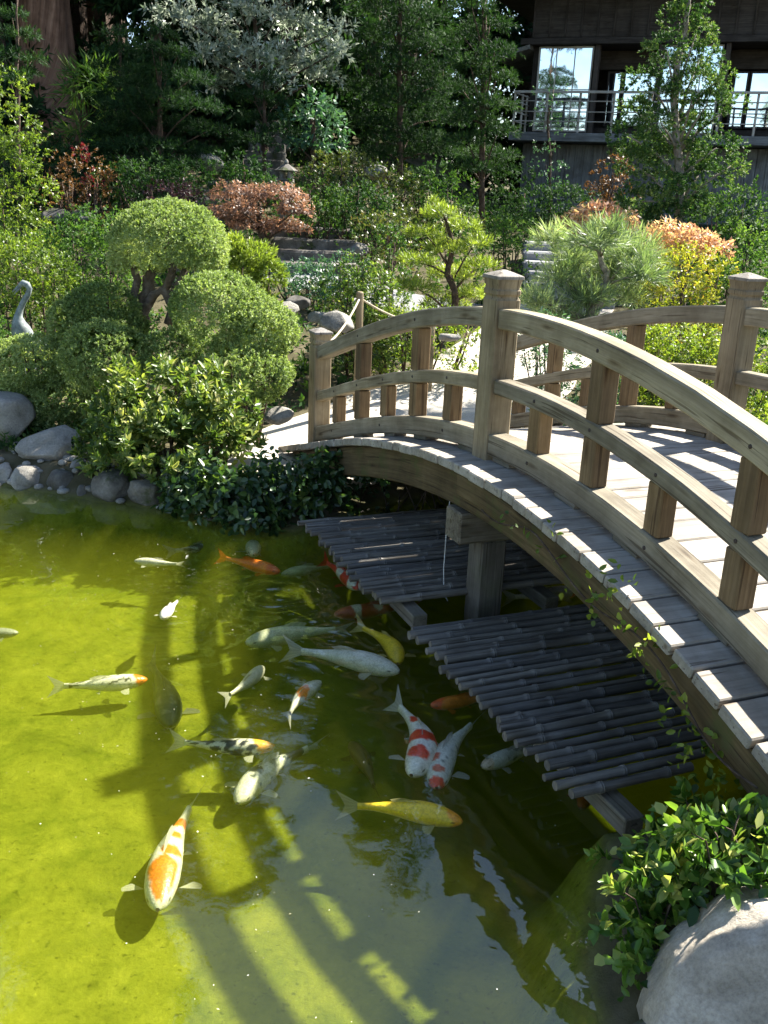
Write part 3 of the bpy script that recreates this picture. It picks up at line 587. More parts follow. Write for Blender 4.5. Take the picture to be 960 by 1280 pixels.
# ------------------------------------------------------------------ rocks
def rock(name, c, rad, label, cat='rock', mat=STONE, seed=1, group=None, sub=4, flat=.1, amp=.16, brk=9):
    bm = bmesh.new(); bmesh.ops.create_icosphere(bm, subdivisions=sub, radius=1.)
    P = np.array([v.co[:] for v in bm.verts]); r = 1+amp*lump(P, seed, 1.)+amp*.35*lump(P, seed+9, 3.)+.02*lump(P, seed+5, 9.)
    P2 = P*r[:, None]
    rr = RS(seed)
    for _ in range(brk):                                     # flat breaks
        n = vnorm(rr.normal(size=3)); d = P2@n; lim = .62+.3*rr.rand(); P2 = P2-np.where(d > lim, (d-lim)*.85, 0)[:, None]*n
    an = rr.rand()*PI; M = np.array([[math.cos(an), -math.sin(an), 0], [math.sin(an), math.cos(an), 0], [0, 0, 1]])
    P2 = P2@M.T*np.array(rad)+np.array(c)
    for v, p in zip(bm.verts, P2): v.co = p
    me = bpy.data.meshes.new(name); bm.to_mesh(me); bm.free(); me.polygons.foreach_set('use_smooth', [True]*len(me.polygons))
    return tag(link(name, me, mat, origin=(c[0], c[1], c[2]-rad[2]*.6)), label, cat, group)
def rock_px(px, py, rx, ry, Y, label, mat=STONE, seed=1, group=None, dep=1., cat='rock', name='rock', **k):
    c = at(px, py, Y); m = mpp(px, py, Y); return rock(name, c, (rx*m, rx*m*dep, ry*m*1.05), label, cat, mat, seed, group, **k)
rock('boulder', (1.47, 2.36, .0), (.56, .52, .52), 'big smooth grey boulder half shaded in the lower right corner', 'boulder', BOULDER, 3, sub=6, amp=.07, brk=3)
rock('rock', (.98, 2.28, -.12), (.24, .24, .25), 'low dark wet rock at the waterline beside the big corner boulder', 'rock', STONE_DK, 8)
BK = 'rocks edging the far left bank'
rock_px(4, 518, 38, 34, 8.75, 'large pale rounded boulder at the left edge of the picture', STONE, 21, BK)
rock_px(62, 556, 40, 24, 8.4, 'grey sloping boulder with a smooth top between the pale boulder and the glossy bush', STONE, 22, BK)
rock_px(5, 598, 16, 18, 8.05, 'small pale rock at the waterline against the left frame edge', STONE, 23, BK)
rock_px(34, 600, 22, 18, 7.98, 'blocky sunlit rock at the waterline under the grey sloping boulder', STONE, 24, BK)
rock_px(78, 606, 18, 17, 7.9, 'dark angular rock at the waterline left of the two round ones', STONE_DK, 25, BK)
rock_px(100, 588, 17, 14, 8.1, 'rounded tan rock wedged above the waterline', STONE, 26, BK)
rock_px(60, 583, 24, 9, 8.2, 'flat light stone lying on top of the bank edge', STONE, 33, BK)
rock_px(103, 617, 10, 10, 7.75, 'fist sized dark stone between the bank rocks', STONE_DK, 27, BK)
rock_px(138, 608, 27, 20, 7.72, 'brown rounded rock at the water under the left of the glossy bush', STONE_DK, 28, BK)
rock_px(184, 614, 25, 20, 7.62, 'brown rock at the water next to the ivy', STONE_DK, 29, BK)
rock_px(420, 404, 24, 14, 10.3, 'pale boulder beside the rope fence post', STONE, 30)
rock_px(398, 398, 16, 8, 10.6, 'low pale stone left of the boulder by the rope post', STONE, 31)
rock_px(355, 388, 20, 12, 11.0, 'white topped block of stone at the end of the clipped shrubs', STONE, 32)
rock_px(372, 378, 18, 9, 11.6, 'dark flat rock behind the white topped block', STONE_DK, 34)
rock_px(470, 216, 16, 9, 18.5, 'pale rock on the slope right of the stone lantern', STONE, 35)
rock_px(258, 205, 26, 13, 19.0, 'mottled grey rock beside the upper steps', STONE, 36)
rock_px(70, 270, 22, 10, 16.5, 'grey wall stone below the red shrubs', STONE_DK, 37)
rock_px(104, 272, 16, 9, 16.3, 'smaller grey stone next to the wall stone', STONE_DK, 38)
rock_px(448, 312, 14, 9, 14.2, 'dark stone beside the middle steps', STONE_DK, 39)
rock_px(562, 422, 14, 6, 10.4, 'flat stone at the edge of the pale path seen through the rails', STONE, 40)
rock_px(350, 520, 18, 10, 8.6, 'small pale stone at the foot of the left bridge post', STONE, 41)

r = RS(77); bm = bmesh.new()
for i in range(170):
    j = r.randint(16, 21); t = r.rand(); p = POND[j]*(1-t)+POND[j+1]*t if j < len(POND)-1 else POND[j]
    if p[1] < 7.2: continue
    x, y = p[0]+r.uniform(-.1, .1), p[1]+r.uniform(-.05, .75); q = r.uniform(.012, .05)
    bmesh.ops.create_icosphere(bm, subdivisions=2, radius=1., matrix=Matrix.Translation((x, y, gz(x, y)+q*.25)) @ Matrix.Rotation(r.uniform(0, 6), 4, 'Z') @ Matrix.Diagonal((q*r.uniform(.8, 1.5), q, q*r.uniform(.45, .8), 1)))
me = bpy.data.meshes.new('pebbles'); bm.to_mesh(me); bm.free(); me.polygons.foreach_set('use_smooth', [True]*len(me.polygons))
tag(link('pebbles', me, STONE), 'small pebbles scattered between the rocks of the far left bank', 'pebbles', kind='stuff')

# ------------------------------------------------------------------ plants
def plant(name, label, cat, Y, blobs, mat, leaf=(.05, .02), k=6, dens=260, tone=.45, var=.45, spread=1., shape='q', part='foliage', trunk=None, tmat=BARK, zmin=-.5, depth=.4, amp=.16, seed=1, group=None, dep=1., jy=.0, up=0., freq=2.2, droop=0., base=None, limbs=True, ground=True, tuft=None):
    """blobs are (px, py, rx, ry[, distance offset]) clumps of foliage at distance Y, built with their own depth"""
    r = RS(seed); lv = Leaves(seed); cs = []; info = []
    for i, b in enumerate(blobs):
        px, py, rx, ry = b[:4]; yo = b[4] if len(b) > 4 else r.uniform(-jy, jy)
        c = at(px, py, Y+yo); m = mpp(px, py, Y+yo); R = (rx*m, rx*m*dep, ry*m); cs.append(c)
        area = 4*PI*((R[0]*R[1])**1.6/3+2*(R[0]*R[2])**1.6/3)**(1/1.6)*.75
        P, D = dome_pts(c, R, max(12, area*dens), seed*131+i, amp, zmin, depth, freq, tuft)
        D[:, 2] += up
        lv.shoots(P, D, k, leaf[0], leaf[1], spread, tone=tone, var=var, droop=droop, cb=np.clip(.5+.35*lump(P, seed+i, 3.)+.3*(r.rand(len(P))-.5), 0, 1))
        info.append((c, R))
    if not trunk and ground:
        for i, (c, R) in enumerate(info):
            g = gz(c[0], c[1]); lo = c[2]-R[2]*.7
            if lo < g+.04 or any(q[2] < c[2]-.3*R[2] and abs(q[0]-c[0]) < .6*R[0] and abs(q[1]-c[1]) < 1. for q, _ in info): continue
            hz = (lo-g)/2+.25*R[2]; R2 = (R[0]*.95, R[1]*.95, hz); c2 = (c[0], c[1], g+hz*.8)
            P, D = dome_pts(c2, R2, max(12, 9*R2[0]*hz*dens*.8), seed*77+i, amp, -.6, depth, freq, tuft); D[:, 2] += .2+up
            lv.shoots(P, D, k, leaf[0], leaf[1], spread, tone=tone, var=var, droop=droop)
    b0 = base if base is not None else (np.mean([c[0] for c in cs]), np.mean([c[1] for c in cs]))
    org = (b0[0], b0[1], gz(*b0))
    rt = empty(name, org, label, cat, group)
    lv.build(part, mat, rt, shape=shape)
    mb = MB()
    if trunk:
        pts = [at(a, b, Y+(t[0] if t else 0)) for a, b, _, *t in trunk]; rad = [w*mpp(a, b, Y) for a, b, w, *t in trunk]
        g = gz(pts[0][0], pts[0][1]); pts[0][2] = min(pts[0][2], g-.05) if abs(pts[0][2]-g) < .8 else pts[0][2]
        n = 14; tt = np.linspace(0, len(pts)-1, n); Pp = np.stack([np.interp(tt, range(len(pts)), [p[i] for p in pts]) for i in range(3)], -1); Pp[1:-1] += r.normal(size=(n-2, 3))*np.mean(rad)*.25
        mb.tube(Pp, np.interp(tt, range(len(pts)), rad), 10)
        if limbs:
            for c in cs:
                j = int(np.argmin(np.linalg.norm(Pp-c+np.array([0, 0, .25*np.linalg.norm(Pp[0]-c)]), axis=1))); s = Pp[j]; mid = (s+c)/2+np.array([0, 0, .06*np.linalg.norm(c-s)])
                w = np.interp(tt[j], range(len(pts)), rad)*.4; mb.tube([s, mid, c], [w, w*.7, w*.35], 6)
    else:
        for i, c in enumerate(cs):
            if c[2]-gz(c[0], c[1]) > 1.3: continue
            for q in range(3):
                e = c+r.normal(size=3)*.25*mpp(blobs[i][0], blobs[i][1], Y)*blobs[i][2]; s = np.array([b0[0]*.3+c[0]*.7, b0[1]*.3+c[1]*.7, 0]); s[2] = min(gz(s[0], s[1])-.02, e[2]-.05)
                w = .006+.0007*Y; mb.tube([s, (s+e)/2+r.normal(size=3)*.03, e], [w, w*.8, w*.4], 5)
    mb.build('trunk' if trunk else 'stems', tmat, rt, smooth=True)
    return rt
JL = (.023, .012)
# clipped junipers
CG = 'clipped rounded junipers on the left bank'
plant('topiary_tree', 'dome clipped juniper tree with bare twisted trunks above the other mounds', 'tree', 9.6, [(211, 304, 69, 49), (172, 325, 34, 22, -.1), (252, 322, 30, 22, .1)], G_JUN, JL, 7, 2900, .58, .4, 1., tmat=BARK_GNARL, part='crown',
      trunk=[(182, 405, 8), (176, 385, 7.5), (186, 362, 8), (188, 335, 6), (200, 315, 4)], zmin=-.5, tuft=(.03, 4), depth=.10, amp=.05, freq=4.2, seed=51, group=CG)
o = bpy.data.objects['topiary_tree']
mb = MB()
for T in ([(210, 405, 6), (216, 385, 6), (205, 362, 6), (192, 368, 6), (178, 392, 7), (172, 408, 7)], [(206, 362, 5), (214, 345, 5), (218, 325, 4)], [(172, 400, 6), (166, 375, 5), (172, 350, 5), (165, 330, 4)], [(212, 372, 4), (226, 350, 4), (236, 325, 3)]):
    P = [at(a, b, 9.55) for a, b, _ in T]; mb.tube(P, [w*mpp(200, 370, 9.55) for *_, w in T], 9)
mb.build('trunk', BARK_GNARL, o, smooth=True)
def mound(label, Y, blobs, seed, mat=G_JUN, tone=.5, leaf=JL, dens=2900, **k):
    return plant('clipped_shrub', label, 'shrub', Y, blobs, mat, leaf, 7, dens, tone, .4, 1., **{**dict(tuft=(.03, 4), depth=.10, amp=.05, freq=4.2, seed=seed, group=CG, zmin=-.9, ground=False), **k})
mound('largest rounded juniper mound just right of the topiary trunk', 9.1, [(276, 388, 60, 44), (330, 412, 40, 34, -.15)], 52)
mound('low juniper mound above the corner of the pale path', 8.75, [(304, 466, 58, 36)], 53)
mound('round juniper mound left of the glossy bush', 8.9, [(132, 448, 54, 44)], 54)
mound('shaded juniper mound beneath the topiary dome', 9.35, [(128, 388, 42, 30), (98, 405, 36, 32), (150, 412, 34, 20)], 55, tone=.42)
mound('loose juniper mound beside the heron statue', 9.2, [(40, 456, 52, 34), (78, 500, 40, 34, -.1), (20, 495, 34, 24)], 56, ground=True)
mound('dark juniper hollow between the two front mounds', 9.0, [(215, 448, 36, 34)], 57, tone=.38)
plant('juniper_shrub', 'feathery yellow green juniper behind the largest mound', 'shrub', 10.4, [(318, 322, 28, 20), (335, 345, 24, 20), (300, 340, 26, 26), (290, 310, 18, 14)], G_PINEY, (.05, .012), 9, 700, .4, .5, .7, seed=58, up=.03)
# glossy bush and bank ivy
plant('laurel_bush', 'glossy broad leaved bush with pale tips on the rocks of the left bank', 'bush', 8.0, [(205, 500, 68, 46), (150, 525, 46, 42), (262, 515, 52, 48), (215, 545, 90, 40, -.1), (150, 565, 48, 26, -.05), (285, 545, 36, 34)], G_LAUREL, (.072, .031), 7, 170, .62, .55, 1.0, 'l', seed=61, depth=.5, amp=.2, zmin=-.6, up=1., tuft=(.07, 5))
lv = Leaves(62); r = RS(62)
def ivy_blobs(lv, blobs, Y, leaf, dens, seed, k=4, tone=.4, zmin=-.7, droop=.15):
    for i, b in enumerate(blobs):
        px, py, rx, ry = b[:4]; yo = b[4] if len(b) > 4 else 0
        c = at(px, py, Y+yo); m = mpp(px, py, Y+yo); R = (rx*m, rx*m*.6, ry*m); area = 9*R[0]*R[2]
        P, D = dome_pts(c, R, area*dens, seed+i, .22, zmin, .45)
        lv.shoots(P, D, k, leaf[0], leaf[1], 1.2, tone=tone, var=.6, droop=droop)
ivy_blobs(lv, [(260, 610, 52, 34), (235, 625, 34, 32, -.1), (300, 620, 46, 34, -.15), (345, 608, 42, 36, -.1), (370, 630, 32, 30, -.1), (315, 645, 40, 24, -.25), (400, 600, 34, 36, .1), (225, 600, 24, 20)], 7.35, (.07, .042), 230, 620)
o = empty('ivy', (*at(310, 640, 7.3)[:2], .1), 'broad leaved ivy mound spilling over the bank at the left foot of the bridge', 'ivy'); lv.build('foliage', G_IVY, o, shape='l')
mb = MB()
for i in range(16):
    a = at(r.uniform(240, 400), r.uniform(600, 640), 7.45); b = a+np.array([r.uniform(-.3, .3), -.25, r.uniform(-.3, .05)]); mb.tube([a, (a+b)/2+r.normal(size=3)*.06, b], [.008, .006, .003], 5)
mb.build('stems', BARK, o, smooth=True)
lv = Leaves(63); ivy_blobs(lv, [(440, 590, 26, 30), (425, 630, 30, 30), (470, 600, 16, 26), (455, 640, 40, 16, .3), (510, 640, 40, 12, .5), (560, 630, 40, 14, .7)], 7.6, (.055, .035), 170, 700, tone=.25)
mb = MB()
for i in range(14):
    a = at(r.uniform(430, 560), r.uniform(585, 620), 7.75); b = a+np.array([r.uniform(-.2, .2), r.uniform(-.3, .1), -r.uniform(.15, .45)]); mb.tube([a, (a*.4+b*.6)+r.normal(size=3)*.08, b], [.006, .006, .004], 5)
o = empty('ivy', (*at(450, 620, 7.7)[:2], .1), 'dark ivy with bare runners in the shade below the left end of the arch', 'ivy'); lv.build('foliage', G_IVY, o, shape='l'); mb.build('stems', BARK, o, smooth=True)
# climbing runner on the near edge of the deck
lv = Leaves(64); mb = MB(); pts = [br(q, -.315+.012*math.sin(q*9), -.12+.05*math.sin(q*7)) for q in np.linspace(.55, 2.75, 40)]
mb.tube(pts, .005, 5); pr = RS(64)
for q0, n, up_ in ((0.62, 3, 0), (1.02, 3, 0), (1.28, 12, .02), (1.45, 5, 0), (1.62, 12, -.04), (1.78, 26, .08), (1.95, 14, 0), (2.08, 18, .05), (2.25, 24, -.05), (2.4, 40, -.15), (2.55, 40, -.2)):
    c = br(q0, -.32, -.09+up_); P = c+pr.normal(size=(n, 3))*np.array([.05, .05, .055]); D = vnorm(pr.normal(size=(n, 3))+np.array([-.6, -.3, .4])); lv.shoots(P[:max(2, n//2)], D[:max(2, n//2)], 2, .038, .024, 1., tone=.45, var=.7)
o = empty('ivy_runner', pts[0], 'thin ivy runner with small bright leaves along the near edge of the bridge deck', 'ivy'); lv.build('foliage', G_BRIGHT, o, shape='l'); mb.build('stems', BARK, o, smooth=True)
# foreground creeper over the boulder
lv = Leaves(65); mb = MB(); r = RS(65)
fb = [onz(p[0]+24, p[1]-6, z) for p, z in (((800, 1080), .25), ((850, 1060), .40), ((900, 1050), .45), ((945, 1060), .48), ((790, 1130), .18), ((830, 1110), .36), ((880, 1090), .48), ((930, 1085), .52), ((800, 1170), .2), ((840, 1040), .3), ((960, 1050), .45), ((778, 1100), .1), ((1000, 1060), .45))]
for i, c in enumerate(fb):
    P, D = dome_pts(c, (.13, .12, .10), 26, 650+i, .25, -.5, .7); D[:, 2] += .4; lv.shoots(P, D, 4, .060, .033, 1.15, stem=.07, tone=.5, var=.7)
for q in range(26):
    c = fb[r.randint(len(fb))]; e = c+np.array([r.uniform(-.2, .1), r.uniform(-.12, .2), r.uniform(.02, .16)]); mid = (c+e)/2+np.array([0, 0, .03]); mb.tube([c-np.array([0, 0, .12]), mid, e], [.004, .0035, .002], 5)
    tt = np.linspace(.35, 1, 7)[:, None]; P = (1-tt)*mid+tt*e; D = np.tile(vnorm(e-mid), (7, 1)); lv.shoots(P, D, 2, .058, .030, .8, stem=.02, tone=.62, var=.6)
for p in ((785, 1150), (790, 1185), (795, 1205), (780, 1215), (800, 1160), (765, 1165)):
    c = onz(*p, .16); P = c+r.normal(size=(10, 3))*.035; lv.shoots(P, r.normal(size=(10, 3))+[-.5, -.3, 0], 2, .052, .034, 1., tone=.6, var=.5)
o = empty('creeper', (1.3, 2.75, .2), 'leafy creeper spilling over the big boulder in the lower right corner', 'creeper'); lv.build('foliage', G_CREEP, o, shape='l'); mb.build('stems', BARK, o, smooth=True)

# ------------------------------------------------------------------ heron statue
hb = at(28, 412, 9.6); S = mpp(28, 400, 9.6); hr_ = empty('heron_statue', (hb[0], hb[1], gz(hb[0], hb[1])), 'grey bronze heron statue with raised S shaped neck beside the clipped shrubs', 'statue')
def hp(x, y, d=0): return at(x, y, 9.6)+np.array([0, d, 0])
mb = MB(); mb.tube([hp(50, 452, .3), hp(42, 438, .2), hp(30, 425, .05), hp(26, 412), hp(23, 402), hp(23, 395), hp(25, 387), hp(29, 378), hp(35, 368), hp(37, 361), hp(34, 356), hp(29, 354), hp(24, 357)], [S*q for q in (3, 9, 13, 12, 8, 5, 4, 3.6, 3.4, 3.4, 4.2, 4.2, 2.6)], 14)
mb.build('body', BRONZE, hr_, smooth=True)
mb = MB(); mb.tube([hp(26, 355.5), hp(20, 361), hp(15, 365)], [S*2.2, S*1.5, S*.4], 8); mb.tube([hp(26, 358.5), hp(21, 364), hp(17, 368)], [S*1.6, S*1.2, S*.3], 8); mb.build('beak', BRONZE, hr_, smooth=True)
for q in (-4, 5):
    mb = MB(); a = hp(32+q, 430, .05+.01*q); mb.tube([a, a+np.array([0, 0, -.3]), (a[0], a[1], gz(a[0], a[1])-.03)], [.012, .009, .011], 7); mb.build('leg', BRONZE, hr_, smooth=True)

# ------------------------------------------------------------------ rope fence
rf = empty('rope_fence', (*at(450, 400, 10.0)[:2], gz(*at(450, 400, 10.0)[:2])), 'rope fence with a short wooden post behind the left bridge rail', 'rope fence')
ends = [C0+A*(-SPAN-.05)+B*.1+ZU*(dz(-SPAN)+.92), at(450, 366, 10.0), at(540, 400, 10.6)]
for i, p in enumerate(ends):
    if i == 0: continue
    mb = MB(); g = gz(p[0], p[1]); mb.tube([(p[0], p[1], g-.1), (p[0]+.004, p[1], (g+p[2])/2), (p[0], p[1], p[2]), (p[0], p[1], p[2]+.012)], [.040, .039, .037, .026], 12); mb.build('post', WOOD_RAILPOST, rf, smooth=False)
ROPE = plain_mat('sisal_rope', (.42, .36, .25), .9)
for a, b, sag in ((ends[0], ends[1]-[0, 0, .05], .05), (ends[1]-[0, 0, .05], ends[2]-[0, 0, .05], .06)):
    tt = np.linspace(0, 1, 14); mb = MB(); mb.tube([a*(1-q)+b*q-ZU*sag*4*q*(1-q) for q in tt], .011, 7); mb.build('rope', ROPE, rf, smooth=True)

# ------------------------------------------------------------------ stone lanterns and steps
def lantern(x, y, s, label, squat=False, wr=1., up=0.):
    g = gz(x, y)+up; o = empty('stone_lantern', (x, y, g), label, 'lantern'); n = 6
    def lathe(name, pr, par, n=6, mat=STONE):
        mb = MB(); mb.loft([[(x+math.cos(2*PI*k/n+.3)*r_*s*wr, y+math.sin(2*PI*k/n+.3)*r_*s*wr, g+h*s) for k in range(n)] for h, r_ in pr]); return mb.build(name, mat, par)
    if squat:
        lathe('pedestal', [(-.05, .2), (.1, .2), (.12, .13), (.62, .12), (.64, .2), (.72, .24), (.75, .22)], o, 12)
        lathe('roof', [(.755, .27), (.80, .28), (.90, .27), (.95, .22), (.96, .08), (1.0, .07), (1.03, .02)], o, 16); return
    lathe('pedestal', [(-.05-up/s, .26), (.08, .26), (.1, .13), (.55, .12), (.57, .22), (.64, .24), (.66, .2)], o)
    fb_ = MB()
    for k in range(4):
        a = 2*PI*k/4+.6; fb_.box((x+math.cos(a)*.13*s, y+math.sin(a)*.13*s, g+.765*s), (.095*s, .035*s, .035*s), ([0, 0, 1], [math.cos(a), math.sin(a), 0], [-math.sin(a), math.cos(a), 0]), ch=.004)
    fb_.box((x, y, g+.675*s), (.17*s, .17*s, .012*s), ch=.003)
    fb_.build('firebox', STONE, o)
    lathe('roof', [(.862, .33), (.885, .345), (.93, .26), (1.0, .12), (1.03, .05)], o, 6, STONE_DK)
    lathe('finial', [(1.031, .05), (1.06, .065), (1.1, .05), (1.14, .01)], o, 8)
p = at(358, 215, 18.2); lantern(p[0], p[1], .76, 'small stone lantern with a pagoda roof on the shaded slope', wr=.8, up=.14)
p = at(785, 290, 14.3); lantern(p[0], p[1], .9, 'round capped pale stone lantern behind the blue green pine', True)
def steps(label, P0, d, width, n, rise, tread, mat=STONE_STEP, seed=1):
    r = RS(seed); d = np.array([d[0], d[1], 0.]); d /= np.linalg.norm(d); s = np.array([d[1], -d[0], 0]); g = gz(P0[0], P0[1])
    o = empty('stone_steps', (P0[0], P0[1], g), label, 'steps')
    for i in range(n):
        c = np.array([P0[0], P0[1], g])+d*(tread*(i+.5))+ZU*(rise*(i+.5)+.02); mb = MB(); w = width*(1+r.uniform(-.08, .08))
        mb.box(c-ZU*.06, (w/2, tread*.56, rise*.5+.055), (s, d, ZU), ch=.03); mb.build('step', mat, o)
steps('pale stone steps climbing from the path towards the house', (2.52, 14.0), (.05, 1), 1.25, 6, .125, .40, STONE_STEP, 1)
steps('weathered stone steps below the reddish maple', (-1.15, 14.6), (-.1, 1), 1.3, 4, .15, .42, STONE_DK, 2)
steps('shaded stone steps on the upper slope left of the lantern', at(262, 236, 17.4)[:2], (.1, 1), .9, 5, .15, .36, STONE_DK, 3)
steps('narrow upper flight of stone steps under the pale sunlit tree', at(318, 196, 20.0)[:2], (0, 1), .8, 9, .17, .36, STONE_DK, 4)

# ------------------------------------------------------------------ garden planting, middle distance
MG = 'mixed shrubs on the garden slope'
def shrub(label, Y, blobs, mat, seed, leaf=None, k=6, dens=None, tone=.45, name='shrub', **kw):
    if mat is G_MID and Y > 13.5: mat = G_MID_SHADE  # farther shrubs take the leaf colour with the shade in it
    l = tuple(q*.66 for q in (leaf or (.0052*Y, .0024*Y))); d = (dens or 7000/(Y*Y)*2.2)*2.1
    return plant(name, label, 'shrub', Y, blobs, mat, l, k, d, tone, .6, 1.05, seed=seed, group=MG, zmin=-.4, depth=.35, **{**dict(tuft=(.0085*Y, 5)), **kw})
shrub('sunlit leafy shrub at the left frame edge above the heron', 10.6, [(35, 335, 48, 24), (15, 315, 36, 20), (60, 345, 30, 20), (28, 372, 44, 26), (55, 385, 34, 30)], G_BRIGHT, 71, tone=.28)
shrub('tall yellow green shrub at the left edge in front of the redwood', 12.5, [(6, 115, 24, 28), (10, 160, 34, 28), (28, 190, 30, 18), (5, 215, 36, 26), (32, 240, 34, 20), (5, 265, 34, 24), (20, 295, 50, 24)], G_BRIGHT, 72, tone=.3)
shrub('mid green shrubs behind the topiary trunk', 11.4, [(110, 335, 42, 32), (140, 310, 34, 26), (85, 310, 38, 26), (150, 355, 36, 26), (120, 285, 40, 20)], G_MID, 73, tone=.5)
shrub('rust red azalea below the redwood trunk', 16.5, [(85, 225, 24, 20), (110, 215, 28, 18), (75, 240, 22, 16), (130, 235, 20, 16)], G_RUST, 74, leaf=(.06, .03))
shrub('crimson flowering shrub in the rust red azalea', 16.2, [(118, 230, 7, 5), (100, 194, 6, 4)], G_CRIMSON, 75, leaf=(.06, .03), ground=False)
shrub('purple leaved shrub right of the crimson one', 15.5, [(213, 245, 38, 10), (190, 248, 20, 8), (235, 250, 18, 8)], G_PURPLE, 76, leaf=(.06, .03))
plant('maple_tree', 'reddish brown dome shaped maple beside the stone steps', 'tree', 14.9, [(295, 246, 36, 16), (342, 245, 42, 15), (368, 264, 26, 17, -.3), (280, 272, 28, 15), (322, 284, 42, 14, .3), (356, 286, 32, 12), (300, 262, 30, 12, -.4)], G_RED, (.055, .022), 8, 150, .5, .6, 1.2, seed=77, droop=.35, part='crown', trunk=[(338, 318, 6), (332, 300, 5), (325, 280, 4), (320, 262, 3)], depth=.5, zmin=-.2)
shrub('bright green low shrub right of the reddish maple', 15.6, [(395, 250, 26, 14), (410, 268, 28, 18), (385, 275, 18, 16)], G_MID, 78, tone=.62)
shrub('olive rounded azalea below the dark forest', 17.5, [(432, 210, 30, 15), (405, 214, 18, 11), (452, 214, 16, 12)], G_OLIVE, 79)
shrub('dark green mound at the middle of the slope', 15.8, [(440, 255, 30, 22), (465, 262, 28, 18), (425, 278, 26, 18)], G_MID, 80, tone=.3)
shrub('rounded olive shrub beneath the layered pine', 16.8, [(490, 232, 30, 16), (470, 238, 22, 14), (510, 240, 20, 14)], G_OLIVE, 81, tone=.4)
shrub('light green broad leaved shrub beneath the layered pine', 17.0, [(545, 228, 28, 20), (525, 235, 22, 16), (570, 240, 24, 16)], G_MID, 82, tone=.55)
shrub('tight round green shrub left of the yellow green pine', 13.4, [(492, 302, 24, 14)], G_MID, 83, tone=.4)
shrub('bronze tinted mound above the tight round shrub', 14.4, [(495, 283, 34, 14), (465, 290, 22, 14)], G_OLIVE, 84, tone=.55)
shrub('fern like green shrub right of the yellow green pine', 13.6, [(640, 290, 30, 22), (618, 300, 24, 20), (650, 315, 22, 16)], G_MID, 85, tone=.6)
shrub('dark shrubs at the foot of the house wall', 20.0, [(690, 260, 40, 22), (650, 240, 30, 26), (610, 270, 36, 20), (720, 265, 30, 18)], G_DARK, 86, tone=.6)
shrub('spreading juniper bed in front of the stone steps', 13.2, [(390, 345, 40, 10), (430, 335, 30, 9), (350, 350, 30, 10), (400, 362, 36, 9)], G_TEAL, 87, tone=.45)
shrub('leafy upright camellia behind the rope fence post', 10.9, [(448, 335, 16, 20), (430, 360, 30, 18), (465, 362, 26, 18), (445, 380, 40, 16), (490, 372, 22, 14)], G_LAUREL, 88, leaf=(.07, .03), tone=.4)
shrub('low sunny ground shrub along the path behind the left rails', 10.9, [(500, 398, 36, 14), (545, 405, 36, 14), (585, 410, 26, 14), (470, 402, 26, 12)], G_BRIGHT, 89)
plant('pine_tree', 'yellow green cloud pruned pine left of the tall bridge post', 'tree', 12.2, [(552, 268, 24, 8), (580, 284, 26, 8), (532, 293, 24, 8), (594, 304, 20, 7), (556, 312, 30, 8), (520, 328, 24, 8), (600, 332, 22, 8), (565, 344, 32, 9), (520, 360, 28, 9), (592, 368, 26, 9), (545, 254, 7, 5), (555, 382, 30, 10)], G_PINEY, (.07, .010), 14, 210, .45, .65, .9, seed=90, part='crown', trunk=[(566, 400, 5), (570, 370, 4.5), (560, 340, 4), (566, 305, 3), (550, 262, 2)], up=.6, zmin=-.3, jy=.35)
plant('pine_tree', 'blue green long needled pine behind the main bridge rail', 'tree', 10.6, [(750, 300, 36, 22), (790, 318, 36, 26), (715, 325, 36, 24), (760, 345, 44, 26), (700, 350, 28, 20), (805, 345, 26, 22), (690, 300, 20, 16), (735, 372, 34, 18), (675, 378, 26, 16), (780, 372, 26, 16), (770, 285, 18, 10), (690, 395, 26, 16), (720, 400, 26, 16)], G_PINE, (.13, .0085), 18, 130, .55, .7, .75, seed=91, part='crown', tmat=BARK_PALE, trunk=[(735, 400, 6), (748, 378, 5.5), (760, 352, 5), (752, 325, 3.5), (745, 300, 2.5)], up=.5, zmin=-.5, depth=.95, jy=.4)
plant('maple_tree', 'orange leaved maple mound in front of the house', 'tree', 14.2, [(745, 270, 30, 18), (715, 285, 22, 16), (770, 280, 26, 18), (735, 290, 30, 14), (700, 292, 10, 8)], G_ORANGE, (.07, .034), 6, 170, .55, .6, 1.2, seed=92, droop=.2, part='crown', trunk=[(745, 320, 5), (745, 295, 4), (742, 275, 3)])
plant('maple_tree', 'coral and yellow maple under the tall cypress', 'tree', 13.2, [(835, 292, 26, 16), (865, 300, 28, 16), (890, 312, 24, 16), (820, 305, 20, 16), (850, 310, 30, 14)], G_ORANGE, (.065, .030), 6, 170, .65, .6, 1.2, seed=93, droop=.15, part='crown', trunk=[(860, 345, 5), (858, 320, 4), (850, 300, 3)])
shrub('yellow green nandina behind the right bridge post', 10.8, [(860, 335, 34, 20), (830, 350, 30, 20), (895, 350, 26, 22), (850, 372, 40, 18), (820, 378, 24, 18), (875, 325, 22, 14)], G_YELLOW, 94, leaf=(.055, .022), tone=.45)
shrub('shaded green shrub at the right edge behind the bridge post', 11.2, [(935, 340, 30, 30), (915, 365, 28, 24), (950, 375, 30, 30), (940, 300, 24, 22)], G_MID, 95, tone=.55)
shrub('low bright shrub seen through the far rails', 9.3, [(850, 430, 40, 20), (815, 440, 30, 16), (880, 438, 30, 18), (935, 445, 34, 20), (950, 480, 30, 20), (845, 455, 40, 16)], G_BRIGHT, 96, leaf=(.055, .026), tone=.6)
shrub('bluish shrub under the rails beside the pine', 9.4, [(665, 435, 26, 22), (680, 410, 24, 16), (780, 470, 26, 16), (755, 440, 30, 20), (700, 450, 24, 18)], G_TEAL, 97, leaf=(.06, .02), tone=.65)
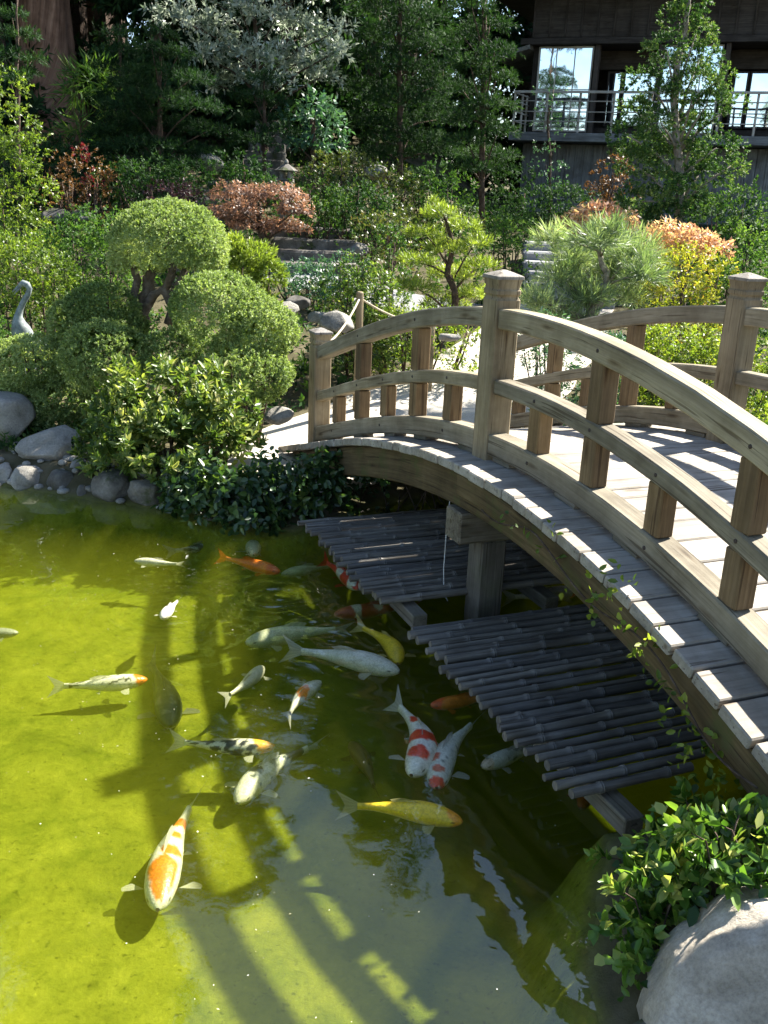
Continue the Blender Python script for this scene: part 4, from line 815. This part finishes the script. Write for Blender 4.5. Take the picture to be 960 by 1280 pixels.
shrub('rust brown shrub at the house wall left of the cypress', 19.0, [(765, 222, 20, 18), (772, 240, 20, 14), (755, 245, 16, 12)], G_RUST, 98, tone=.35)
shrub('slender shrub climbing before the balcony', 21.0, [(692, 118, 11, 12), (686, 145, 13, 14), (694, 175, 14, 14), (682, 205, 18, 16), (700, 225, 18, 12), (690, 240, 22, 10)], G_TEAL, 99, tone=.6, leaf=(.07, .03), dens=20, ground=False, trunk=[(690, 258, 1.6), (688, 200, 1.5), (684, 150, 1.2), (692, 112, .7)])
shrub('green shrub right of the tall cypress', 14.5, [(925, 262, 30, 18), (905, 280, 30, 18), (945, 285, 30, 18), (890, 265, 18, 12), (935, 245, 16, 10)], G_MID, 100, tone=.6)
# tall cypress in front of the house
cy = [(862, 5, 22, 18), (850, 28, 24, 14), (868, 42, 26, 14), (836, 62, 26, 14), (872, 72, 30, 14), (850, 84, 30, 12), (812, 100, 22, 13), (868, 108, 36, 16), (895, 96, 14, 10), (835, 122, 26, 12), (800, 138, 24, 14), (880, 130, 26, 12), (908, 132, 14, 9), (830, 155, 26, 12), (870, 160, 36, 16), (795, 170, 24, 14), (815, 185, 34, 16), (890, 185, 28, 16), (850, 195, 40, 18), (905, 208, 18, 12), (800, 205, 28, 14), (870, 220, 38, 16), (825, 228, 34, 14), (810, 252, 32, 14), (855, 248, 34, 14), (880, 262, 28, 12), (800, 268, 26, 12), (840, 270, 30, 12)]
cy = [(853+(a-853)*1.16, b, c*.92, d*.86) for a, b, c, d in cy]
cy += [(868, -25, 18, 20), (862, -55, 14, 20), (866, -85, 9, 18)]
plant('cypress_tree', 'tall irregular green cypress standing in front of the house balcony', 'tree', 15.5, cy, G_CYP, (.042, .017), 10, 360, .46, .8, .85, seed=101, part='crown', tmat=BARK_PALE, trunk=[(853, 298, 7), (850, 250, 6), (846, 180, 5), (842, 110, 4.5), (850, 60, 3.5), (862, 0, 2.5), (866, -90, 1)], jy=.35, zmin=-.45, depth=.35, amp=.2, tuft=(.10, 7))

# ------------------------------------------------------------------ trees of the dark hillside
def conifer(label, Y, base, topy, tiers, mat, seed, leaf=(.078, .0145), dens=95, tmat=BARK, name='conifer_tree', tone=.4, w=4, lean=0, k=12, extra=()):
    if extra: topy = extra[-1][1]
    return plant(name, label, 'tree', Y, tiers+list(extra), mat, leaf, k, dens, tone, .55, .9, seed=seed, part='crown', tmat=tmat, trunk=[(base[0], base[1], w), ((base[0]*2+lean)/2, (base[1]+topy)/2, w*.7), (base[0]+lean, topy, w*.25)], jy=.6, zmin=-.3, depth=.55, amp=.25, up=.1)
conifer('dark cloud pruned conifer with flat tiers in front of the pale sunlit tree', 18.5, (200, 226), 30, [(200, 42, 22, 8), (190, 62, 34, 8), (222, 70, 30, 8), (200, 90, 44, 9), (238, 100, 30, 9), (170, 108, 34, 9), (205, 122, 50, 10), (160, 135, 40, 9), (245, 135, 40, 9), (200, 155, 56, 10), (150, 165, 40, 9), (258, 165, 36, 9), (195, 185, 60, 11), (240, 190, 40, 9), (140, 190, 34, 9), (215, 205, 46, 9)], G_DARK, 111)
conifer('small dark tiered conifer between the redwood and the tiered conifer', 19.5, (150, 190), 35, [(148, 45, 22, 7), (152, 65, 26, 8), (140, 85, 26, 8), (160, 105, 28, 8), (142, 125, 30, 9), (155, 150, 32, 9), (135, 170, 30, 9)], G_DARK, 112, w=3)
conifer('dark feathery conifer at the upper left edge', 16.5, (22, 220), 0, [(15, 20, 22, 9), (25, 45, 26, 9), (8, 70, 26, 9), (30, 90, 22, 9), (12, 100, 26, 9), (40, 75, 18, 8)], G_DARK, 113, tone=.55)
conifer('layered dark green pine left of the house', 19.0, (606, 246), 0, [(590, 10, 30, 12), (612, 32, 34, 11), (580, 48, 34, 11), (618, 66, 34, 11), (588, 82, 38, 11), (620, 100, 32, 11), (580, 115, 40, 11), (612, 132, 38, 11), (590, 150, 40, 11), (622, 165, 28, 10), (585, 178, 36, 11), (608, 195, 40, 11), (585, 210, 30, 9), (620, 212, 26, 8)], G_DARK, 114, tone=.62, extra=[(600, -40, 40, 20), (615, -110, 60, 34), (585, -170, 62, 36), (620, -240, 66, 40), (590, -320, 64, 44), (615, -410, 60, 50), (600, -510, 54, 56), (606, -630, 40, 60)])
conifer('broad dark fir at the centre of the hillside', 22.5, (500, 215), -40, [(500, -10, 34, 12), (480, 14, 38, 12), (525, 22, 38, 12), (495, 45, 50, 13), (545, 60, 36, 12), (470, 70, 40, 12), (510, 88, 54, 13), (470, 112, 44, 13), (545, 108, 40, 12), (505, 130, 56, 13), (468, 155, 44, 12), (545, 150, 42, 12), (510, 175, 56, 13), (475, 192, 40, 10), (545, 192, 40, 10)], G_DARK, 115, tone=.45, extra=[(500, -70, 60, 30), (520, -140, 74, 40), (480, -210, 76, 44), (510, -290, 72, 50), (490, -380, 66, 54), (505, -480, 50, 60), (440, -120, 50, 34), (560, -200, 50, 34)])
conifer('dark sapling conifer under the pale sunlit tree', 20.0, (330, 200), 90, [(330, 100, 22, 9), (315, 122, 28, 9), (345, 130, 26, 9), (325, 150, 34, 10), (350, 165, 30, 9), (315, 178, 32, 9)], G_DARK, 116, tone=.5, w=3)
plant('sunlit_tree', 'tree with glossy leaves whose pale colour holds the sun sheen at the top of the slope', 'tree', 21.5, [(215, 20, 34, 18), (260, 30, 36, 22), (300, 12, 38, 20), (345, 22, 40, 22), (390, 40, 38, 22), (420, 65, 24, 20), (280, 60, 38, 22), (325, 70, 40, 24), (370, 80, 40, 22), (405, 95, 28, 18), (300, 95, 34, 18), (255, 70, 26, 18), (430, 35, 16, 14), (340, 105, 34, 16), (265, 105, 26, 18), (240, -20, 40, 24), (320, -25, 50, 26), (400, -15, 40, 26)], G_SHEEN, (.12, .045), 7, 30, .52, .75, 1.1, seed=121, part='crown', trunk=[(335, 205, 5), (330, 160, 4.5), (322, 110, 4), (320, 60, 3), (318, 0, 2)], jy=1., depth=.7, amp=.3)
plant('camellia_tree', 'blue green broad leaved small tree right of the pale sunlit one', 'tree', 20.0, [(395, 135, 28, 18), (375, 155, 28, 18), (410, 160, 26, 18), (385, 180, 30, 16), (415, 185, 20, 12), (365, 180, 20, 12)], G_TEAL, (.12, .055), 6, 34, .55, .5, 1.1, seed=122, part='crown', trunk=[(392, 215, 4), (392, 185, 3.5), (390, 150, 2.5)], jy=.4, depth=.6)
# redwood
Yr = 25.; cb = at(66, 140, Yr); gb = gz(cb[0], cb[1]); rw = empty('redwood_tree', (cb[0], cb[1], gb), 'massive redwood with a fluted reddish trunk at the upper left', 'tree')
mb = MB(); rings, G = [], []
for h in np.linspace(-.3, 30, 40):
    R = .62*(1-.031*max(h, 0))+.5*math.exp(-max(h, 0)/.7)*.8; n = 48; ph = np.linspace(0, 2*PI, n, endpoint=False)
    rr = R*(1+.05*np.sin(ph*7+h*.15)+.04*np.sin(ph*13-h*.1)+.025*np.sin(ph*23+h*.3)); rings.append([(cb[0]-.012*h*2+math.cos(a)*q, cb[1]+math.sin(a)*q, gb+h) for a, q in zip(ph, rr)]); G.append([(h, a*R*1.2+3, 0) for a in ph])
mb.loft(rings, G); mb.build('trunk', BARK_RED, rw, smooth=True)
lv = Leaves(131); r = RS(131)
for i in range(80):
    h = 7+23*r.rand(); a = r.rand()*2*PI; d = .6+3.2*r.rand()*(1.15-(h-7)/23); P, D = dome_pts((cb[0]+math.cos(a)*d, cb[1]+math.sin(a)*d, gb+h), (1.2, 1.2, .45), 110, 900+i, .3, -.6, .8); lv.shoots(P, D, 6, .22, .08, 1., tone=.45, var=.5, droop=.2)
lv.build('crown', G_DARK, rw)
plant('bamboo_grass', 'clump of sword leaved grass at the foot of the redwood', 'grass clump', 20.5, [(118, 100, 28, 18), (95, 115, 20, 16), (135, 112, 16, 14)], G_MID, (.32, .03), 6, 26, .55, .5, .8, seed=132, droop=.2)
shrub('dark understorey shrub between redwood and tiered conifer', 18.5, [(50, 195, 36, 18), (100, 195, 34, 18), (28, 180, 26, 18), (70, 208, 40, 14), (25, 205, 30, 14)], G_DARK, 133, tone=.55, leaf=(.11, .05), dens=30)
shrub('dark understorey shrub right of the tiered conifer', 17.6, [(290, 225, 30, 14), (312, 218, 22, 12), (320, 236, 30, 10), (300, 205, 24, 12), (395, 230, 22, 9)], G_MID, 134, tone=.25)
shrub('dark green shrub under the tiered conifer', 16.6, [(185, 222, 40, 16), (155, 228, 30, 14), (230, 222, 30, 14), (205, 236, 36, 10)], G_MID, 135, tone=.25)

# far wood: reads as one dark mass
def forest():
    r = RS(200); lv = Leaves(201); mb = MB()
    spots = []
    for (x0, x1, y0, y1, n, hm) in ((-24, 3, 26, 33, 26, 15), (-26, 16, 33, 46, 30, 19), (13, 24, 26, 40, 10, 16), (-22, -11, 15, 26, 9, 12), (-12, 3, 24, 27, 9, 9)):
        for _ in range(n): xx = r.uniform(x0, x1); spots.append((xx, r.uniform(y0, y1), hm*(1.7 if xx < -7.5 else 1.)*r.uniform(.75, 1.15)))
    for i, (x, y, h) in enumerate(spots):
        if .8 < x < 17.5 and 18 < y < 36.5: continue
        g = gz(x, y); w = .12+.014*h
        mb.tube([(x, y, g-.2), (x+r.uniform(-.2, .2), y, g+h*.5), (x+r.uniform(-.3, .3), y, g+h)], [w, w*.6, w*.12], 8)
        nt = int(18+min(h, 18)*1.5)
        for j in range(nt):
            q = r.rand()**.8; hh = g+.5+(h-.5)*q; rad = (.12*h+.9)*(1-.86*q)*r.uniform(.5, 1.); a = r.rand()*2*PI
            R = .5+.06*h*(1-.6*q); c = (x+math.cos(a)*rad, y+math.sin(a)*rad, hh-.15*rad)
            P, D = dome_pts(c, (R, R, R*.38), 42, 3000+i*40+j, .3, -.6, .85); lv.shoots(P, D, 8 if y < 34 else 5, *((.23, .065) if y < 34 else (.34, .13)), 1., tone=.4+.1*r.rand(), var=.6, droop=.2)
        for j in range(5):                                   # undergrowth at the foot
            c = (x+r.uniform(-1.4, 1.4), y+r.uniform(-1.6, .6), g+r.uniform(.2, 1.2)); P, D = dome_pts(c, (.9, .9, .6), 42, 9000+i*9+j, .3, -.6, .85); lv.shoots(P, D, 5, .26, .11, 1., tone=.4, var=.6)
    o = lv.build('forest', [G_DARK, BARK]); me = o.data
    tag(o, 'dark dense wood filling the hillside behind the garden', 'wood', kind='stuff')
    mb.build('trunks', BARK, o)['kind'] = 'stuff'
forest()
# ground cover on the slope
def cover():
    r = RS(300); lv = Leaves(301); n = 15000
    x = r.uniform(-11, 9, n*3); y = 8.3+r.rand(n*3)**1.3*17; d = pond_sd(x, y)
    keep = d > .25
    pth = np.array([(-1.5, 8.3), (-.4, 8.9), (.3, 9.9), (1.1, 11.0), (1.9, 12.4), (2.4, 14.0), (2.5, 16.5)]); dm = np.full(x.shape, 9.)
    for a, b in zip(pth[:-1], pth[1:]):
        e = b-a; t = np.clip(((x-a[0])*e[0]+(y-a[1])*e[1])/(e@e), 0, 1); dm = np.minimum(dm, np.hypot(x-a[0]-t*e[0], y-a[1]-t*e[1]))
    keep &= dm > .95; keep &= ~((np.abs(x+1.15) < .75) & (y > 13.2) & (y < 16.5)); keep &= ~((x > -2.2) & (x < 1.2) & (np.abs(y-(14.3-.42*(x+1.2))) < .55))
    x, y = x[keep][:n], y[keep][:n]; z = ground_z(x, y); h = np.clip(.10+.10*lump(np.stack([x, y, 0*x], -1), 31, .8), .02, .4)
    P = np.stack([x, y, z+h*r.rand(len(x))], -1); D = r.normal(size=P.shape)*.6+[0, 0, 1]
    lv.shoots(P, D, 7, .085, .036, 1.1, tone=.5, var=.7)
    tag(lv.build('ground_cover', G_MID_SHADE), 'low green ground cover spreading over the garden slope', 'ground cover', kind='stuff')
cover()
# rest of the far-left and near banks; first two shrubs unseen, added to shade the pond bed
for (x, y, rr_, hh, lb, sd_) in ((3.85, 5.0, .9, 1.25, 'unseen dense shrub added on the right bank to shade the water under the bridge', 151), (3.2, 4.3, .7, .9, 'lower unseen shrub added at the near end of the bridge as a shade caster', 152), (3.45, 6.2, .75, .85, 'spreading leafy shrub on the right bank just past the middle of the far rail', 153), (2.75, 7.6, .7, .7, 'low leafy shrub on the right bank behind the far end of the far rail', 154)):
    P, D = dome_pts((x, y, gz(x, y)+hh*.4), (rr_, rr_, hh*.6), 1500, sd_, .15, -.7, .5); lv = Leaves(sd_); lv.shoots(P, D, 6, .06, .03, 1.1, tone=.5, var=.6)
    o = empty('shrub', (x, y, gz(x, y)), lb, 'shrub', MG); lv.build('foliage', G_MID, o)
    mb = MB(); mb.tube([(x, y, gz(x, y)-.1), (x+.05, y, gz(x, y)+hh*.3), (x-.05, y+.05, gz(x, y)+hh*.7)], [.04, .03, .01], 6); mb.build('stems', BARK, o, smooth=True)
shrub('leafy shrub on the bank at the far left', 9.6, [(-70, 470, 60, 50), (-140, 460, 70, 60), (-60, 420, 60, 40)], G_MID, 141, leaf=(.06, .03))

# ------------------------------------------------------------------ house
HA = at(655, 165, 28.); HZ = HA[2]; hu = np.array([5.85, -2.4, 0]); hu /= np.linalg.norm(hu); hn = np.array([hu[1], -hu[0], 0])    # along the front, out towards the garden
def H(u, w, z): return np.array([HA[0], HA[1], 0])+hu*u+hn*w+ZU*z
LW = 13.; z_f = HZ; z_w = HZ+2.12; z_e = HZ+3.45; zg = 1.9
house = empty('japanese_house', H(LW/2, 0, zg), 'dark timber Japanese house with balcony and sky reflecting sliding windows', 'house')
def hbox(mb, u0, u1, w0, w1, z0, z1, ch=.01, ax='u'):
    c = H((u0+u1)/2, (w0+w1)/2, (z0+z1)/2); h = (abs(u1-u0)/2, abs(w1-w0)/2, abs(z1-z0)/2)
    if ax == 'u': mb.box(c, h, (hu, hn, ZU), ch)
    else: mb.box(c, (h[2], h[0], h[1]), (ZU, hu, hn), ch)
mb = MB(); u = .0
while u < LW-.01:                                            # lower wall of vertical boards
    hbox(mb, u, u+.235, -.3, -.02+random.uniform(-.006, .006), zg-.8, z_f-.28, ch=.008, ax='z'); u += .24
mb.build('wall', WOOD_HOUSE2, house)
mb = MB(); hbox(mb, 0, .3, -7, -.31, zg-.8, z_e, ax='z'); hbox(mb, .3, LW, -7, -6.7, zg-.8, z_e); hbox(mb, LW, LW+.3, -7, 0, zg-.8, z_e, ax='z'); mb.build('wall', WOOD_HOUSE, house)
mb = MB(); u = 0                                              # upper wall with battens
hbox(mb, .01, LW, -.28, -.06, z_w+.18, z_e+.3)
while u < LW: hbox(mb, u, u+.05, -.058, -.02, z_w+.2, z_e+.1, ax='z'); u += .42
mb.build('wall', WOOD_HOUSE, house)
mb = MB(); hbox(mb, -.25, LW, -.3, .14, z_w-.0, z_w+.15); mb.build('lintel_beam', WOOD_HOUSE, house)
mb = MB(); hbox(mb, -.15, LW, -2.6, .95, z_f-.26, z_f-.05); mb.build('balcony_floor', WOOD_HOUSE2, house)
mb = MB(); hbox(mb, .05, LW, -2.7, -2.6, z_f, z_w); mb.build('inner_wall', WOOD_HOUSE, house)
mb = MB(); hbox(mb, .02, LW, -2.6, -.3, z_w+.02, z_w+.1); mb.build('ceiling', WOOD_HOUSE, house)
def glass_mat():
    m, nt, N, L_ = newmat('window_glass'); g = N.new('ShaderNodeBsdfGlossy'); g.inputs['Roughness'].default_value = .03; g.inputs['Color'].default_value = (.86, .93, 1, 1)
    d = N.new('ShaderNodeBsdfDiffuse'); d.inputs['Color'].default_value = (.03, .035, .04, 1); mx = N.new('ShaderNodeMixShader'); mx.inputs[0].default_value = .72
    gg = N.new('ShaderNodeNewGeometry'); n = noise(N, L_, gg.outputs['Position'], 1.1, 2, .5); L_(bump(N, L_, n.outputs[0], .25, .03), g.inputs['Normal'])
    L_(d.outputs[0], mx.inputs[1]); L_(g.outputs[0], mx.inputs[2]); out(N, L_, mx.outputs[0]); return m
GLASS = glass_mat()
def window(u0, u1, z0, z1, w, cols, rows, fm, fw=.05):
    mb = MB(); hbox(mb, u0, u0+fw, w-.03, w+.03, z0, z1, ax='z'); hbox(mb, u1-fw, u1, w-.03, w+.03, z0, z1, ax='z'); hbox(mb, u0+fw, u1-fw, w-.03, w+.03, z0, z0+fw); hbox(mb, u0+fw, u1-fw, w-.03, w+.03, z1-fw, z1)
    for i in range(1, cols): q = u0+(u1-u0)*i/cols; hbox(mb, q-.012, q+.012, w-.02, w+.022, z0+fw, z1-fw, ch=.002, ax='z')
    for i in range(1, rows): q = z0+(z1-z0)*i/rows; hbox(mb, u0+fw, u1-fw, w-.018, w+.020, q-.012, q+.012, ch=.002)
    f = mb.build('window', fm, house)
    mb = MB(); hbox(mb, u0+fw*.5, u1-fw*.5, w-.008, w+.004, z0+fw*.5, z1-fw*.5, ch=.001); mb.build('pane', GLASS, f)
u = .2
for i in range(4):
    window(u, u+1.45, z_f+.03, z_w-.02, -.12, 3, 2, WOOD_PALE, .045)
    window(u+1.65, u+2.05, z_f+.25, z_w-.5, -1.2, 1, 1, WOOD_HOUSE); window(u+2.07, u+3.05, z_f+.25, z_w-.5, -1.25, 1, 1, WOOD_HOUSE)
    mb = MB(); hbox(mb, u+1.5, u+1.62, -.2, .0, z_f, z_w-.002, ax='z'); mb.build('post', WOOD_HOUSE, house)
    mb = MB(); hbox(mb, u+3.1, u+3.22, -.2, .0, z_f, z_w-.002, ax='z'); mb.build('post', WOOD_HOUSE, house)
    u += 3.2
mb = MB(); hbox(mb, .02, LW, -1.32, -1.16, z_w-.46, z_w+.0); hbox(mb, .02, LW, -1.30, -1.18, z_f, z_f+.22); mb.build('inner_wall', WOOD_HOUSE, house)
rl = MB()
for q in (.22, .45, .70, .90): hbox(rl, -.1, LW, .86, .91, z_f+q-.015, z_f+q+(.045 if q > .8 else .01), ch=.006)
rail = rl.build('balcony_railing', WOOD_PALE, house)
u = -.1
while u < LW: mb = MB(); hbox(mb, u, u+.055, .80, .856, z_f-.05, z_f+.95, ax='z'); mb.build('post', WOOD_PALE, rail); u += .85
u = -.1; mb = MB()
while u < .9: hbox(mb, -.1, -.05, -u, -u+.05, z_f-.05, z_f+.93, ax='z'); u += .45
for q in (.22, .45, .70, .90): hbox(mb, -.094, -.056, -.9, .79, z_f+q-.02, z_f+q+.01, ch=.004)
mb.build('end_railing', WOOD_PALE, rail)
# bench like chest on the balcony, roof with deep eaves
ov = 1.35
mb = MB(); e0 = z_e-.05
a = [H(-ov, ov, e0), H(LW+ov, ov, e0), H(LW+ov, -7-ov, e0), H(-ov, -7-ov, e0)]; b = [p+ZU*.16 for p in a]; c = [H(3.6, -3.4, e0+2.6), H(LW-3.6, -3.4, e0+2.6)]
mb.add(a+b+c, [[3, 2, 1, 0], [0, 1, 5, 4], [1, 2, 6, 5], [2, 3, 7, 6], [3, 0, 4, 7], [4, 5, 9, 8], [5, 6, 9], [6, 7, 8, 9], [7, 4, 8]])
rf_ = mb.build('roof', wood_mat('roof_shingle', [(.05, .045, .042), (.09, .085, .08), (.14, .13, .125)], scale=.4), house)
mb = MB(); u = -ov+.1
while u < LW+ov: hbox(mb, u, u+.07, -.05, ov-.06, e0-.09, e0-.004, ch=.006); u += .45
mb.build('rafters', WOOD_HOUSE, rf_)
mb = MB(); a = [H(-.9, .15, z_w-.35), H(-.0, .15, z_w-.1), H(-.0, -5, z_w-.1), H(-.9, -5, z_w-.35)]; mb.add([p for p in a]+[p+ZU*.1 for p in a], [[3, 2, 1, 0], [4, 5, 6, 7], [0, 1, 5, 4], [1, 2, 6, 5], [2, 3, 7, 6], [3, 0, 4, 7]]); mb.build('side_eave', WOOD_HOUSE2, house)
mb = MB(); hbox(mb, 1.2, 2.3, -.015, .5, zg-.3, zg+.55); hbox(mb, 1.15, 2.35, -.018, .55, zg+.552, zg+.62); mb.build('storage_box', WOOD_HOUSE2, house)

# ------------------------------------------------------------------ specks floating on the water
r = RS(400); lv = Leaves(401); n = 420
x = r.uniform(-3.2, 1.0, n); y = r.uniform(2.2, 7.2, n); d = pond_sd(x, y); m_ = d < -.1; P = np.stack([x, y, 0*x+.003], -1)[m_]
an = r.rand(len(P))*2*PI; lv.put(P, np.stack([np.cos(an), np.sin(an), 0*an], -1), np.tile([0, 0, 1.], (len(P), 1)), .004+.010*r.rand(len(P))**3, .003+.006*r.rand(len(P))**3, r.rand(len(P)))
tag(lv.build('floating_debris', leaf_mat('pollen_specks', [(0, (.3, .28, .15)), (.6, (.5, .48, .35)), (1, (.7, .68, .6))], .1)), 'tiny pale specks of pollen and leaf bits floating on the pond', 'debris', kind='stuff')

# ------------------------------------------------------------------ light, sky, camera
SUN = np.array([1.92, 1.46, 2.49]); SUN /= np.linalg.norm(SUN)
el = math.asin(SUN[2]); az = math.atan2(SUN[0], SUN[1])
w = bpy.data.worlds.new('World'); scn.world = w; w.use_nodes = True; nt = w.node_tree; nt.nodes.clear()
sk = nt.nodes.new('ShaderNodeTexSky'); sk.sky_type = 'NISHITA'; sk.sun_disc = False; sk.sun_elevation = el; sk.sun_rotation = az; sk.altitude = 50; sk.air_density = 1.; sk.dust_density = .6; sk.ozone_density = 1.8
bg = nt.nodes.new('ShaderNodeBackground'); bg.inputs['Strength'].default_value = .068; wo = nt.nodes.new('ShaderNodeOutputWorld')
nt.links.new(sk.outputs[0], bg.inputs['Color']); nt.links.new(bg.outputs[0], wo.inputs['Surface'])
sl = bpy.data.lights.new('sun', 'SUN'); sl.energy = 5.0; sl.angle = math.radians(1.0); sl.color = (1, .955, .87); so = bpy.data.objects.new('sun', sl); COL.objects.link(so)
so.rotation_euler = Vector(SUN).to_track_quat('Z', 'Y').to_euler(); so.location = (8, 6, 14)
cd = bpy.data.cameras.new('camera'); cam = bpy.data.objects.new('camera', cd); COL.objects.link(cam)
cd.sensor_fit = 'VERTICAL'; cd.sensor_height = 36; cd.sensor_width = 27; cd.lens = CAM_F/1280*36; cd.clip_end = 600; cd.clip_start = .05
M = Matrix(((_R[0], _U[0], -_FW[0], 0), (_R[1], _U[1], -_FW[1], 0), (_R[2], _U[2], -_FW[2], CAM_H), (0, 0, 0, 1))); cam.matrix_world = M
scn.camera = cam
vs = scn.view_settings; vs.view_transform = 'Standard'; vs.look = 'None'; vs.exposure = 2.15; vs.gamma = 1; vs.use_curve_mapping = False
cy_ = scn.cycles; cy_.use_denoising = True; cy_.denoiser = 'OPENIMAGEDENOISE'; cy_.max_bounces = 8; cy_.diffuse_bounces = 3; cy_.glossy_bounces = 3; cy_.transmission_bounces = 4; cy_.transparent_max_bounces = 24; cy_.volume_bounces = 1
cy_.sample_clamp_indirect = 6.; cy_.use_adaptive_sampling = True; cy_.adaptive_threshold = .02
